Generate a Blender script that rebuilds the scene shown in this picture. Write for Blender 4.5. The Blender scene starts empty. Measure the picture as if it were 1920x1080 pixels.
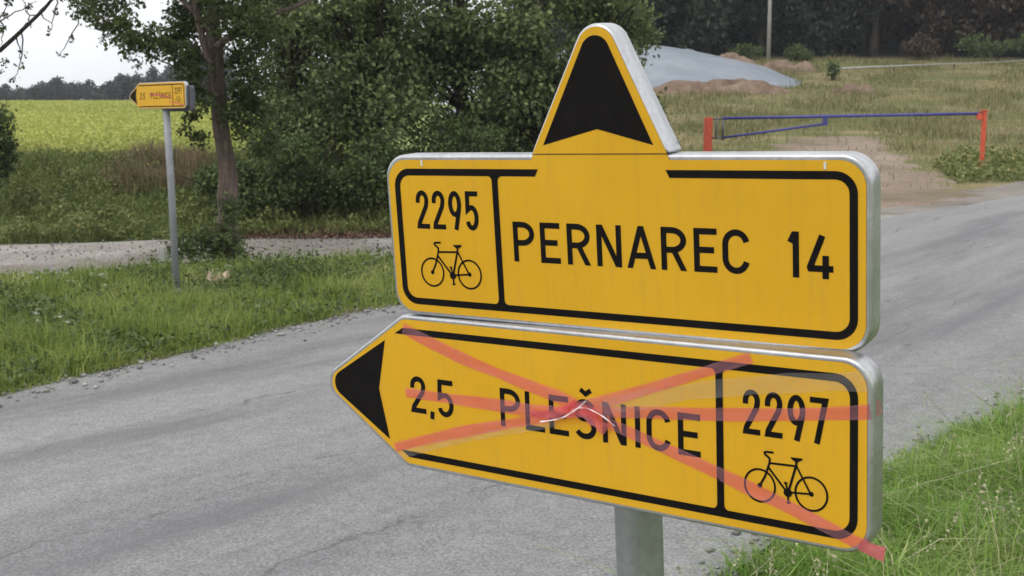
import bpy, bmesh, math, random
import numpy as np
from mathutils import Vector, Matrix

rng = np.random.default_rng(7)
random.seed(7)
SC = bpy.context.scene
COL = SC.collection

# ------------------------------------------------------------------ camera
PITCH = math.atan(300 / 2200)
cam_d = bpy.data.cameras.new('camera')
cam = bpy.data.objects.new('camera', cam_d)
COL.objects.link(cam)
cam.location = (0, 0, 2.0)
cam.rotation_euler = (math.pi / 2 - PITCH, 0, 0)
cam_d.sensor_width = 36.0
cam_d.lens = 2200 / 1920 * 36.0
cam_d.clip_end = 8000
cam_d.clip_start = 0.05
cam_d.dof.use_dof = True
cam_d.dof.focus_distance = 2.15
cam_d.dof.aperture_fstop = 15.0
SC.camera = cam

# ------------------------------------------------------------------ sky, sun, exposure
SUN_EL, SUN_AZ = math.radians(48), math.radians(-135)      # azimuth from +Y towards +X: behind and left
world = bpy.data.worlds.new('World')
SC.world = world
world.use_nodes = True
wn, wl = world.node_tree.nodes, world.node_tree.links
wn.clear()
sky = wn.new('ShaderNodeTexSky')
sky.sky_type = 'NISHITA'
sky.sun_disc = False
sky.sun_elevation = SUN_EL
sky.sun_rotation = SUN_AZ
sky.air_density = 1.0
sky.dust_density = 5.0
sky.ozone_density = 1.0
hs = wn.new('ShaderNodeHueSaturation')
hs.inputs['Saturation'].default_value = 0.18
bg = wn.new('ShaderNodeBackground')
bg.inputs['Strength'].default_value = 0.12
wo = wn.new('ShaderNodeOutputWorld')
wl.new(sky.outputs[0], hs.inputs['Color'])
# closed white cloud cover, a little uneven all over the sky
wtc = wn.new('ShaderNodeTexCoord')
cln = wn.new('ShaderNodeTexNoise')
cln.inputs['Scale'].default_value = 2.2
cln.inputs['Detail'].default_value = 5
clr = wn.new('ShaderNodeValToRGB')
clr.color_ramp.elements[0].position, clr.color_ramp.elements[0].color = .3, (10.9, 11.0, 11.3, 1)
clr.color_ramp.elements[1].position, clr.color_ramp.elements[1].color = .7, (13.6, 13.6, 13.7, 1)
cmx = wn.new('ShaderNodeMix')
cmx.data_type = 'RGBA'
cmx.inputs[0].default_value = .85
wl.new(wtc.outputs['Generated'], cln.inputs['Vector'])
wl.new(cln.outputs['Fac'], clr.inputs['Fac'])
wl.new(hs.outputs[0], cmx.inputs[6])
wl.new(clr.outputs[0], cmx.inputs[7])
wl.new(cmx.outputs[2], bg.inputs['Color'])
wl.new(bg.outputs[0], wo.inputs['Surface'])

sun_d = bpy.data.lights.new('sun', 'SUN')
sun_d.energy = 1.2
sun_d.angle = math.radians(18)
sun_d.color = (1.0, 0.96, 0.9)
sun = bpy.data.objects.new('sun', sun_d)
COL.objects.link(sun)
sdir = Vector((math.sin(SUN_AZ) * math.cos(SUN_EL), math.cos(SUN_AZ) * math.cos(SUN_EL), math.sin(SUN_EL)))
sun.rotation_euler = sdir.to_track_quat('Z', 'Y').to_euler()
sun.location = (-20, -20, 40)

SC.view_settings.view_transform = 'Standard'
SC.view_settings.look = 'None'
SC.view_settings.gamma = 1.0
SC.view_settings.use_curve_mapping = False
SC.view_settings.exposure = -0.10
SC.render.engine = 'CYCLES'
SC.cycles.use_denoising = True
SC.cycles.max_bounces = 4
SC.cycles.diffuse_bounces = 2
SC.cycles.transmission_bounces = 3
SC.cycles.volume_bounces = 0
SC.cycles.glossy_bounces = 3
SC.cycles.transparent_max_bounces = 10
SC.cycles.use_adaptive_sampling = True
SC.cycles.adaptive_threshold = 0.02

# ------------------------------------------------------------------ helpers
_c, _s = math.cos(PITCH), math.sin(PITCH)
CM = np.array([[1, 0, 0], [0, -_s, _c], [0, -_c, -_s]])
F = 2200.0


def at(u, v, Y):
    """the place at forward distance Y that the photograph shows at u, v"""
    d = CM @ np.array([(u - 960) / F, (v - 540) / F, 1])
    return np.array([0, 0, 2.0]) + d * (Y / d[1])


def ss(a, b, x):
    t = np.clip((x - a) / (b - a), 0, 1)
    return t * t * (3 - 2 * t)


def hgt(X, Y):
    X = np.asarray(X, float)
    Y = np.asarray(Y, float)
    zl = 1.35 * ss(20.8, 26.5, Y) + np.interp(Y, [0, 26, 60, 100, 118, 140, 200, 400, 3000], [0, 0, 1.15, 2.55, 3.0, 2.9, 1.0, -2, -2])
    s = .62 * X + .78 * Y
    zr = np.interp(s, [-100, 8, 10, 20, 27, 33, 200], [0, 0, .05, .47, .66, .78, .9]) + \
        np.interp(Y, [0, 24, 28, 36, 50, 62, 75, 90, 130, 180, 400], [0, 0, .22, .7, 1.8, 3.1, 5.2, 7.0, 17, 24, 26])
    w = ss(-.05, .06, X / np.maximum(Y, 1))
    return zl * (1 - w) + zr * w


def hz(x, y):
    return float(hgt(x, y))


def prop(o, label=None, cat=None, group=None, kind=None):
    if label:
        o['label'] = label
    if cat:
        o['category'] = cat
    if group:
        o['group'] = group
    if kind:
        o['kind'] = kind
    return o


def link(name, me, mat=None, parent=None, loc=None):
    o = bpy.data.objects.new(name, me)
    COL.objects.link(o)
    if mat is not None and me is not None and len(me.materials) == 0:
        me.materials.append(mat)
    if parent is not None:
        o.parent = parent
    if loc is not None:
        o.location = loc
    return o


def empty(name, loc, label, cat, group=None, rz=0.0):
    o = bpy.data.objects.new(name, None)
    o.empty_display_size = 0.2
    COL.objects.link(o)
    o.location = loc
    o.rotation_euler = (0, 0, rz)
    return prop(o, label, cat, group)


def np_mesh(name, verts, faces, smooth=False):
    """faces: (n,3) or (n,4) array, or a list of such arrays"""
    if not isinstance(faces, (list, tuple)):
        faces = [faces]
    faces = [np.asarray(f, np.int32) for f in faces if len(f)]
    verts = np.asarray(verts, np.float32).reshape(-1, 3)
    me = bpy.data.meshes.new(name)
    me.vertices.add(len(verts))
    me.vertices.foreach_set('co', verts.ravel())
    li = np.concatenate([f.ravel() for f in faces])
    tot = np.concatenate([np.full(len(f), f.shape[1], np.int32) for f in faces])
    st = np.concatenate([[0], np.cumsum(tot)[:-1]]).astype(np.int32)
    me.loops.add(len(li))
    me.loops.foreach_set('vertex_index', li)
    me.polygons.add(len(tot))
    me.polygons.foreach_set('loop_start', st)
    me.polygons.foreach_set('loop_total', tot)
    if smooth:
        me.polygons.foreach_set('use_smooth', np.ones(len(tot), bool))
    me.update(calc_edges=True)
    return me


class MB:
    """collects simple shapes into one mesh"""

    def __init__(self):
        self.v, self.f = [], []

    def add(self, vs, fs):
        n = len(self.v)
        self.v += [tuple(map(float, p)) for p in vs]
        self.f += [tuple(i + n for i in f) for f in fs]

    def box(self, c, d, M=None):
        x, y, z = [k / 2 for k in d]
        vs = [Vector((sx * x, sy * y, sz * z)) for sx in (-1, 1) for sy in (-1, 1) for sz in (-1, 1)]
        if M is not None:
            vs = [M @ v for v in vs]
        vs = [v + Vector(c) for v in vs]
        self.add(vs, [(0, 1, 3, 2), (4, 6, 7, 5), (0, 4, 5, 1), (2, 3, 7, 6), (0, 2, 6, 4), (1, 5, 7, 3)])

    def tube(self, path, radii, n=10, cap=True):
        path = [Vector(p) for p in path]
        if not hasattr(radii, '__len__'):
            radii = [radii] * len(path)
        base = len(self.v)
        up = None
        for i, p in enumerate(path):
            a = path[max(i - 1, 0)]
            b = path[min(i + 1, len(path) - 1)]
            t = (b - a).normalized()
            if up is None:
                up = Vector((1, 0, 0)) if abs(t.x) < .8 else Vector((0, 1, 0))
            u = (up - t * up.dot(t)).normalized()
            up = u
            w = t.cross(u)
            for k in range(n):
                an = 2 * math.pi * k / n
                q = p + (u * math.cos(an) + w * math.sin(an)) * radii[i]
                self.v.append(tuple(q))
        for i in range(len(path) - 1):
            for k in range(n):
                a = base + i * n + k
                b = base + i * n + (k + 1) % n
                self.f.append((a, b, b + n, a + n))
        if cap:
            self.f.append(tuple(base + k for k in range(n))[::-1])
            e = base + (len(path) - 1) * n
            self.f.append(tuple(e + k for k in range(n)))

    def mesh(self, name, smooth=False, bevel=0.0):
        me = bpy.data.meshes.new(name)
        me.from_pydata(self.v, [], self.f)
        if bevel > 0:
            bm = bmesh.new()
            bm.from_mesh(me)
            bmesh.ops.bevel(bm, geom=bm.edges[:], offset=bevel, segments=2, affect='EDGES', clamp_overlap=True)
            bm.to_mesh(me)
            bm.free()
        if smooth:
            me.polygons.foreach_set('use_smooth', np.ones(len(me.polygons), bool))
        me.update()
        return me

    def build(self, name, mat, parent=None, smooth=False, bevel=0.0):
        return link(name, self.mesh(name, smooth, bevel), mat, parent)


# ------------------------------------------------------------------ materials
def mat_new(name):
    m = bpy.data.materials.new(name)
    m.use_nodes = True
    nt = m.node_tree
    return m, nt.nodes, nt.links, nt.nodes['Principled BSDF']


class NT:
    """tiny node builder"""

    def __init__(self, m):
        self.n, self.l = m.node_tree.nodes, m.node_tree.links
        self.tc = None

    def pos(self):
        if self.tc is None:
            self.tc = self.n.new('ShaderNodeTexCoord')
        return self.tc.outputs['Object']

    def mapping(self, scale=(1, 1, 1), rot=(0, 0, 0), loc=(0, 0, 0)):
        m = self.n.new('ShaderNodeMapping')
        m.inputs['Scale'].default_value = scale
        m.inputs['Rotation'].default_value = rot
        m.inputs['Location'].default_value = loc
        self.l.new(self.pos(), m.inputs['Vector'])
        return m.outputs[0]

    def along(self, ang, scale=(1, 1, 1), loc=(0, 0, 0)):
        """coordinates turned by -ang about Z, then stretched"""
        r_ = self.mapping((1, 1, 1), (0, 0, -ang))
        m = self.n.new('ShaderNodeMapping')
        m.inputs['Scale'].default_value = scale
        m.inputs['Location'].default_value = loc
        self.l.new(r_, m.inputs['Vector'])
        return m.outputs[0]

    def noise(self, scale, detail=4, rough=.55, vec=None, dist=0.0):
        k = self.n.new('ShaderNodeTexNoise')
        k.inputs['Scale'].default_value = scale
        k.inputs['Detail'].default_value = detail
        k.inputs['Roughness'].default_value = rough
        k.inputs['Distortion'].default_value = dist
        self.l.new(vec if vec is not None else self.pos(), k.inputs['Vector'])
        return k.outputs['Fac']

    def vor(self, scale, vec=None, feature='F1', out='Distance', rnd=1.0):
        k = self.n.new('ShaderNodeTexVoronoi')
        k.feature = feature
        k.inputs['Scale'].default_value = scale
        k.inputs['Randomness'].default_value = rnd
        self.l.new(vec if vec is not None else self.pos(), k.inputs['Vector'])
        return k.outputs[out]

    def ramp(self, fac, stops, interp='LINEAR'):
        k = self.n.new('ShaderNodeValToRGB')
        k.color_ramp.interpolation = interp
        e = k.color_ramp.elements
        while len(e) < len(stops):
            e.new(0.5)
        for el, (p, c) in zip(e, stops):
            el.position = p
            el.color = (*c, 1) if len(c) == 3 else c
        self.l.new(fac, k.inputs['Fac'])
        return k.outputs['Color']

    def mix(self, fac, a, b, blend='MIX'):
        k = self.n.new('ShaderNodeMix')
        k.data_type = 'RGBA'
        k.blend_type = blend
        k.clamp_factor = True
        for sock, val in ((k.inputs[0], fac), (k.inputs[6], a), (k.inputs[7], b)):
            if isinstance(val, (int, float)):
                sock.default_value = val
            elif isinstance(val, tuple):
                sock.default_value = (*val, 1)
            else:
                self.l.new(val, sock)
        return k.outputs[2]

    def math(self, op, a, b=0.0, clamp=False):
        k = self.n.new('ShaderNodeMath')
        k.operation = op
        k.use_clamp = clamp
        for sock, val in ((k.inputs[0], a), (k.inputs[1], b)):
            if isinstance(val, (int, float)):
                sock.default_value = val
            else:
                self.l.new(val, sock)
        return k.outputs[0]

    def mrange(self, v, a, b, c=0.0, d=1.0):
        k = self.n.new('ShaderNodeMapRange')
        k.inputs[1].default_value = a
        k.inputs[2].default_value = b
        k.inputs[3].default_value = c
        k.inputs[4].default_value = d
        self.l.new(v, k.inputs[0])
        return k.outputs[0]

    def xyz(self):
        k = self.n.new('ShaderNodeSeparateXYZ')
        self.l.new(self.pos(), k.inputs[0])
        return k.outputs

    def island(self):
        return self.n.new('ShaderNodeNewGeometry').outputs['Random Per Island']

    def bump(self, h, strength, dist, bsdf):
        k = self.n.new('ShaderNodeBump')
        k.inputs['Strength'].default_value = strength
        k.inputs['Distance'].default_value = dist
        self.l.new(h, k.inputs['Height'])
        self.l.new(k.outputs[0], bsdf.inputs['Normal'])


def leaf_mat(name, stops, trans=0.25, nscale=0.6, rough=.6, iw=.55):
    """foliage: colour differs from leaf to leaf and from branch to branch"""
    m, n, l, b = mat_new(name)
    t = NT(m)
    isl = t.island()
    nz = t.noise(nscale, 3)
    f = t.math('ADD', t.math('MULTIPLY', isl, iw), t.math('MULTIPLY', t.mrange(nz, .25, .75) if iw < .5 else nz, 1 - iw))
    f = t.mrange(f, .15, .85)
    c = t.ramp(f, stops)
    l.new(c, b.inputs['Base Color'])
    b.inputs['Roughness'].default_value = rough
    b.inputs['Specular IOR Level'].default_value = .25
    tr = n.new('ShaderNodeBsdfTranslucent')
    l.new(c, tr.inputs['Color'])
    mx = n.new('ShaderNodeMixShader')
    mx.inputs[0].default_value = trans
    l.new(b.outputs[0], mx.inputs[1])
    l.new(tr.outputs[0], mx.inputs[2])
    l.new(mx.outputs[0], n['Material Output'].inputs['Surface'])
    return m


def plain(name, col, rough=.5, metal=0.0, var=.12, nscale=20.0, bump=0.0, bscale=60.0, spec=.5):
    m, n, l, b = mat_new(name)
    t = NT(m)
    nz = t.noise(nscale, 5)
    lo = tuple(max(0, k * (1 - var)) for k in col)
    hi = tuple(min(1, k * (1 + var)) for k in col)
    l.new(t.ramp(nz, [(.3, lo), (.7, hi)]), b.inputs['Base Color'])
    b.inputs['Roughness'].default_value = rough
    b.inputs['Metallic'].default_value = metal
    b.inputs['Specular IOR Level'].default_value = spec
    if bump:
        t.bump(t.noise(bscale, 4), bump, .01, b)
    return m


def metal_mat(name, col, rough, nscale):
    m, n, l, b = mat_new(name)
    t = NT(m)
    v = t.vor(nscale, out='Color')
    bw = n.new('ShaderNodeRGBToBW')
    l.new(v, bw.inputs[0])
    nz = t.noise(9, 5)
    f = t.math('ADD', t.math('MULTIPLY', bw.outputs[0], .4), t.math('MULTIPLY', nz, .6))
    l.new(t.ramp(f, [(.25, tuple(k * .85 for k in col)), (.75, tuple(min(1, k * 1.1) for k in col))]), b.inputs['Base Color'])
    l.new(t.mrange(nz, .3, .7, rough - .08, rough + .1), b.inputs['Roughness'])
    b.inputs['Metallic'].default_value = .85
    return m


MAT = {}


def sign_yellow():
    m, n, l, b = mat_new('sign_yellow')
    t = NT(m)
    a = t.noise(3.0, 5, .6)
    c = t.ramp(a, [(.3, (.64, .345, .010)), (.7, (.70, .39, .014))])
    dirt = t.ramp(t.noise(38, 6, .7), [(.62, (0, 0, 0)), (.78, (1, 1, 1))])
    streak = t.noise(5, 4, .6, t.mapping((14, 1.2, 1)))
    d2 = t.math('MULTIPLY', t.mrange(streak, .5, .78), .26)
    scr = t.noise(16, 3, .5, t.mapping((1.2, 24, 1), (0, 0, .5)))
    scm = t.math('MULTIPLY', t.mrange(scr, .70, .76), t.mrange(t.noise(4, 3), .5, .65, 0, .35))
    c = t.mix(t.math('MULTIPLY', dirt, .10), c, (.30, .20, .05))
    c = t.mix(d2, c, (.42, .27, .06))
    c = t.mix(scm, c, (.75, .55, .25))
    l.new(c, b.inputs['Base Color'])
    l.new(t.mrange(a, .3, .7, .32, .42), b.inputs['Roughness'])
    b.inputs['Specular IOR Level'].default_value = .35
    return m


MAT['yellow'] = sign_yellow()
MAT['black'] = plain('sign_black', (.006, .005, .005), .55, 0, .3, 30, spec=.12)
MAT['alu'] = metal_mat('sign_rim_metal', (.53, .54, .56), .36, 120)
MAT['galv'] = metal_mat('galvanised_post', (.40, .42, .43), .5, 70)
MAT['galv_far'] = plain('weathered_zinc', (.27, .28, .30), .65, .25, .15, 8)
MAT['seam'] = plain('seam_dark', (.03, .02, .01), .8)


def film_mat(name, tcol, scol, fac, rough):
    m, n, l, b = mat_new(name)
    t = NT(m)
    tr = n.new('ShaderNodeBsdfTransparent')
    tr.inputs['Color'].default_value = (*tcol, 1)
    nz = t.noise(14, 4, .6, t.mapping((1, 3, 1)))
    b.inputs['Base Color'].default_value = (*scol, 1)
    b.inputs['Roughness'].default_value = rough
    mx = n.new('ShaderNodeMixShader')
    l.new(t.mrange(nz, .3, .7, fac * .8, fac * 1.25), mx.inputs[0])
    l.new(tr.outputs[0], mx.inputs[1])
    l.new(b.outputs[0], mx.inputs[2])
    l.new(mx.outputs[0], n['Material Output'].inputs['Surface'])
    t.bump(t.noise(55, 3, .6, t.mapping((.4, 2, 1))), .25, .004, b)
    return m


MAT['tape'] = film_mat('red_tape_film', (.99, .63, .62), (.95, .46, .56), .155, .24)
MAT['tape_fold'] = film_mat('red_tape_folded', (.96, .42, .42), (.85, .24, .26), .38, .22)
MAT['clear'] = film_mat('clear_film', (.97, .97, .95), (.75, .70, .68), .10, .22)
MAT['crease_glint'] = film_mat('crease_highlight', (.9, .85, .85), (.95, .85, .85), .75, .2)  # near-white colour that paints the highlights on the crumpled tape


def asphalt_mat():
    m, n, l, b = mat_new('asphalt')
    t = NT(m)
    ang = math.atan2(.78, .62)
    al = t.mapping((1, 1, 1), (0, 0, -ang))             # x runs along the road
    big = t.noise(.35, 5, .6, al)
    col = t.ramp(big, [(.3, (.165, .166, .172)), (.7, (.235, .235, .236))])
    band = t.noise(1.1, 4, .6, t.along(ang, (.06, 1.0, 1)))
    col = t.mix(t.mrange(band, .4, .62, 0, .7), col, (.275, .272, .268))
    grit = t.noise(60, 4, .8)
    mott = t.noise(9, 5, .75)
    col = t.mix(.6, col, t.ramp(mott, [(.3, (.36, .36, .36)), (.7, (.62, .62, .62))]), 'OVERLAY')
    col = t.mix(.75, col, t.ramp(grit, [(.3, (.12, .12, .12)), (.5, (.5, .5, .5)), (.7, (.9, .9, .9))]), 'OVERLAY')
    stone = t.vor(36)
    col = t.mix(t.mrange(stone, .20, .08, 0, .6), col, (.42, .415, .405))
    stone2 = t.vor(44, t.mapping((1, 1, 1), (0, 0, .4), (3.3, 1.2, 0)))
    col = t.mix(t.mrange(stone2, .20, .08, 0, .55), col, (.08, .08, .085))
    # long cracks and joints
    sp_ = n.new('ShaderNodeSeparateXYZ')
    l.new(al, sp_.inputs[0])
    wb = t.math('MULTIPLY', t.math('SUBTRACT', t.noise(.55, 7, .7, al), .5), 1.1)
    perp = t.math('ADD', sp_.outputs[1], wb)
    for off, w_, sd in ((5.15, .012, 1.0), (6.7, .016, 3.0), (7.9, .010, 6.0), (4.0, .012, 8.0), (9.3, .012, 11.0)):
        d_ = t.math('ABSOLUTE', t.math('SUBTRACT', perp, off))
        gate = t.mrange(t.noise(1.1, 5, .65, t.mapping((1, 1, 1), (0, 0, -ang), (sd, sd * 1.7, 0))), .46, .56, 0, .7)
        col = t.mix(t.math('MULTIPLY', t.mrange(d_, w_ * 1.6, w_ * .4), gate), col, (.085, .083, .08))
    # pitted dark spots
    spot = t.vor(1.5, t.along(ang, (.8, 1.6, 1)))
    sg = t.mrange(t.noise(1.2, 3), .44, .54, 0, .8)
    sp = t.math('MULTIPLY', t.mrange(t.math('ADD', spot, t.math('MULTIPLY', grit, .12)), .16, .10, 0, 1), sg)
    col = t.mix(sp, col, (.075, .075, .07))
    tar = t.noise(.5, 6, .65, t.along(ang, (.22, 1.6, 1), (4.3, 2, 0)))
    col = t.mix(t.mrange(tar, .53, .64, 0, .6), col, (.12, .122, .128))
    l.new(col, b.inputs['Base Color'])
    l.new(t.mrange(big, .3, .7, .62, .8), b.inputs['Roughness'])
    b.inputs['Specular IOR Level'].default_value = .35
    h = t.math('ADD', t.math('MULTIPLY', grit, .6), t.math('MULTIPLY', stone, -.5))
    t.bump(h, .55, .012, b)
    return m


def dirt_mat(name, a, bb, c, scale=1.0, stone=.4):
    m, n, l, b = mat_new(name)
    t = NT(m)
    big = t.noise(.55 * scale, 6, .62)
    col = t.ramp(big, [(.28, a), (.5, bb), (.72, c)])
    fine = t.noise(16 * scale, 5, .7)
    col = t.mix(.55, col, t.ramp(fine, [(.3, (.28, .28, .28)), (.7, (.74, .72, .7))]), 'OVERLAY')
    st = t.vor(14 * scale)
    col = t.mix(t.mrange(st, .2, .08, 0, stone), col, tuple(min(1, k * 1.5) for k in c))
    l.new(col, b.inputs['Base Color'])
    b.inputs['Roughness'].default_value = .95
    b.inputs['Specular IOR Level'].default_value = .15
    t.bump(t.math('ADD', fine, t.math('MULTIPLY', st, -.7)), .8, .05, b)
    return m


def ground_mat():
    m, n, l, b = mat_new('ground_turf')
    t = NT(m)
    x, y, z = t.xyz()
    n1 = t.noise(.45, 6, .62)
    n2 = t.noise(5, 5, .7)
    turf = t.ramp(n1, [(.3, (.06, .085, .022)), (.5, (.10, .13, .036)), (.7, (.15, .135, .06))])
    crop = t.ramp(t.noise(.12, 5, .6), [(.3, (.19, .24, .08)), (.5, (.27, .32, .11)), (.72, (.37, .40, .14))])
    mead = t.ramp(t.noise(.22, 6, .65, t.mapping((.6, 1.6, 1))), [(.3, (.11, .13, .045)), (.46, (.16, .165, .07)), (.58, (.26, .215, .12)), (.72, (.13, .15, .05))])
    mead = t.mix(t.mrange(y, 55, 70, 0, .0), mead, (.05, .05, .03))
    edge = t.math('MULTIPLY', t.math('SUBTRACT', n1, .5), 3.0)
    f_crop = t.math('MULTIPLY', t.mrange(t.math('ADD', y, edge), 25.6, 27), t.mrange(x, 1.0, -2.0))
    f_mead = t.math('MULTIPLY', t.mrange(t.math('ADD', y, edge), 22.5, 25), t.mrange(x, -1.0, 2.5))
    col = t.mix(f_crop, turf, crop)
    col = t.mix(f_mead, col, mead)
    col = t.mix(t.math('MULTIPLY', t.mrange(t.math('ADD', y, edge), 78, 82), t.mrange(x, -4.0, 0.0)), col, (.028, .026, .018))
    col = t.mix(.5, col, t.ramp(n2, [(.3, (.25, .25, .25)), (.7, (.75, .75, .75))]), 'OVERLAY')
    l.new(col, b.inputs['Base Color'])
    b.inputs['Roughness'].default_value = .95
    b.inputs['Specular IOR Level'].default_value = .1
    t.bump(n2, .8, .08, b)
    return m


def bark_mat(name, a, bb):
    m, n, l, b = mat_new(name)
    t = NT(m)
    f = t.noise(7, 6, .7, t.mapping((3, 3, .5)), .6)
    col = t.ramp(f, [(.3, tuple(k * .45 for k in a)), (.5, a), (.72, bb)])
    lich = t.mrange(t.noise(2.2, 5, .6), .58, .7, 0, .35)
    col = t.mix(lich, col, (.16, .17, .10))
    l.new(col, b.inputs['Base Color'])
    b.inputs['Roughness'].default_value = .95
    b.inputs['Specular IOR Level'].default_value = .1
    t.bump(f, 1.0, .06, b)
    return m


MAT['asphalt'] = asphalt_mat()
MAT['track'] = dirt_mat('track_dirt', (.16, .14, .125), (.29, .265, .245), (.47, .445, .425), .6, .3)
MAT['drive'] = dirt_mat('drive_earth', (.14, .13, .07), (.26, .205, .16), (.34, .28, .225), .9, .3)
MAT['gravel'] = dirt_mat('gravel_edge', (.20, .18, .16), (.30, .275, .25), (.38, .355, .33), 2.0, .6)
MAT['soil'] = dirt_mat('edge_soil', (.07, .055, .035), (.12, .095, .065), (.20, .17, .13), 2.5, .4)
MAT['ground'] = ground_mat()
MAT['earth'] = dirt_mat('dug_earth', (.14, .10, .075), (.25, .18, .135), (.34, .265, .205), 2.6, .5)
MAT['bark'] = bark_mat('bark_grey_brown', (.155, .118, .10), (.28, .23, .20))
MAT['bark_dark'] = bark_mat('bark_dark', (.05, .042, .035), (.10, .085, .07))

MAT['leaf_near'] = leaf_mat('leaf_near', [(0, (0.034, 0.050, 0.019)), (0.5, (0.069, 0.097, 0.032)), (1, (0.122, 0.150, 0.051))], .3)
MAT['leaf_hedge'] = leaf_mat('leaf_hedge', [(0, (0.057, 0.078, 0.032)), (0.5, (0.129, 0.166, 0.067)), (1, (0.265, 0.318, 0.125))], .25)
MAT['leaf_bush'] = leaf_mat('leaf_bush', [(0, (0.042, 0.064, 0.023)), (0.5, (0.092, 0.131, 0.046)), (1, (0.163, 0.208, 0.073))], .25, 1.4)
MAT['leaf_forest'] = leaf_mat('leaf_forest', [(0, (0.018, 0.029, 0.019)), (0.5, (0.036, 0.052, 0.034)), (1, (0.068, 0.086, 0.052))], .2, .3)
MAT['leaf_brown'] = leaf_mat('leaf_brown', [(0, (0.038, 0.029, 0.021)), (0.5, (0.074, 0.052, 0.036)), (1, (0.121, 0.086, 0.057))], .2, .3)
MAT['leaf_far'] = leaf_mat('leaf_far', [(0, (.030, .040, .032)), (.5, (.045, .056, .044)), (1, (.065, .075, .060))], .15, .1)
MAT['grass_r'] = leaf_mat('grass_tall', [(0, (0.102, 0.187, 0.030)), (0.3, (0.173, 0.300, 0.051)), (0.6, (0.240, 0.387, 0.076)), (0.82, (0.337, 0.453, 0.128)), (1, (0.530, 0.570, 0.255))], .35, 1.6, .45, .45)
MAT['grass_l'] = leaf_mat('grass_verge', [(0, (0.110, 0.143, 0.030)), (0.3, (0.182, 0.242, 0.050)), (0.55, (0.234, 0.321, 0.070)), (0.75, (0.325, 0.385, 0.100)), (0.9, (0.402, 0.385, 0.150)), (1, (0.544, 0.513, 0.239))], .3, .9, .5, .42)
MAT['grass_m'] = leaf_mat('grass_meadow', [(0, (0.1, 0.12, 0.04)), (0.4, (0.16, 0.17, 0.06)), (0.7, (0.25, 0.22, 0.11)), (1, (0.36, 0.3, 0.18))], .3, .12, .6)
MAT['crop'] = leaf_mat('crop_leaf', [(0, (0.281, 0.321, 0.077)), (0.5, (0.393, 0.424, 0.113)), (0.85, (0.505, 0.501, 0.135)), (1, (0.600, 0.600, 0.126))], .3, .07, .6)
MAT['bank'] = leaf_mat('bank_leaf', [(0, (0.078, 0.108, 0.031)), (0.45, (0.150, 0.189, 0.055)), (0.75, (0.221, 0.243, 0.083)), (1, (0.338, 0.297, 0.132))], .25, .35)
MAT['dry'] = leaf_mat('grass_dry', [(0, (.12, .09, .05)), (.5, (.22, .165, .10)), (1, (.34, .26, .17))], .3, .6)
MAT['litter'] = leaf_mat('fallen_leaf', [(0, (.07, .04, .03)), (.5, (.15, .085, .06)), (1, (.30, .20, .14))], .05, .6)
MAT['seed'] = plain('seed_head', (.40, .37, .24), .8, 0, .3)
MAT['petal'] = plain('petal_white', (.62, .64, .55), .7, 0, .15)


# ------------------------------------------------------------------ ground, road, track
def spread(core0, core1, step, far0, far1, k=1.14):
    c = list(np.arange(core0, core1 + 1e-6, step))
    s, p = step, core1
    while p < far1:
        s *= k
        p += s
        c.append(min(p, far1))
    s, p = step, core0
    lo = []
    while p > far0:
        s *= k
        p -= s
        lo.append(max(p, far0))
    return np.array(lo[::-1] + c)


def grid_mesh(name, X, Y, Z):
    r, c = X.shape
    v = np.stack([X, Y, Z], -1).reshape(-1, 3)
    i = np.arange(r * c).reshape(r, c)
    q = np.stack([i[:-1, :-1], i[:-1, 1:], i[1:, 1:], i[1:, :-1]], -1).reshape(-1, 4)
    return np_mesh(name, v, q, True)


xs = spread(-14, 18, .25, -900, 900)
ys = spread(-6, 46, .25, -200, 1300, 1.1)
GX, GY = np.meshgrid(xs, ys)
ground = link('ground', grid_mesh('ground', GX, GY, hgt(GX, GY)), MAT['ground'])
prop(ground, kind='structure')


def resample(pts, n):
    pts = np.array(pts, float)
    d = np.concatenate([[0], np.cumsum(np.linalg.norm(np.diff(pts, axis=0), axis=1))])
    t = np.linspace(0, d[-1], n)
    return np.stack([np.interp(t, d, pts[:, k]) for k in range(pts.shape[1])], -1)


def smooth_poly(pts, n, it=12):
    p = resample(pts, n)
    for _ in range(it):
        p[1:-1] = (p[:-2] + 2 * p[1:-1] + p[2:]) / 4
    return p


def wob(n, amp, k, seed):
    r = np.random.default_rng(seed)
    o = np.zeros(n)
    for sc_, a in ((k, .6), (k * 3, .3), (k * 9, .2)):
        m = max(4, int(n / 200 * sc_))
        o += a * np.interp(np.linspace(0, 1, n), np.linspace(0, 1, m), r.uniform(-1, 1, m))
    return o * amp


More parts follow.
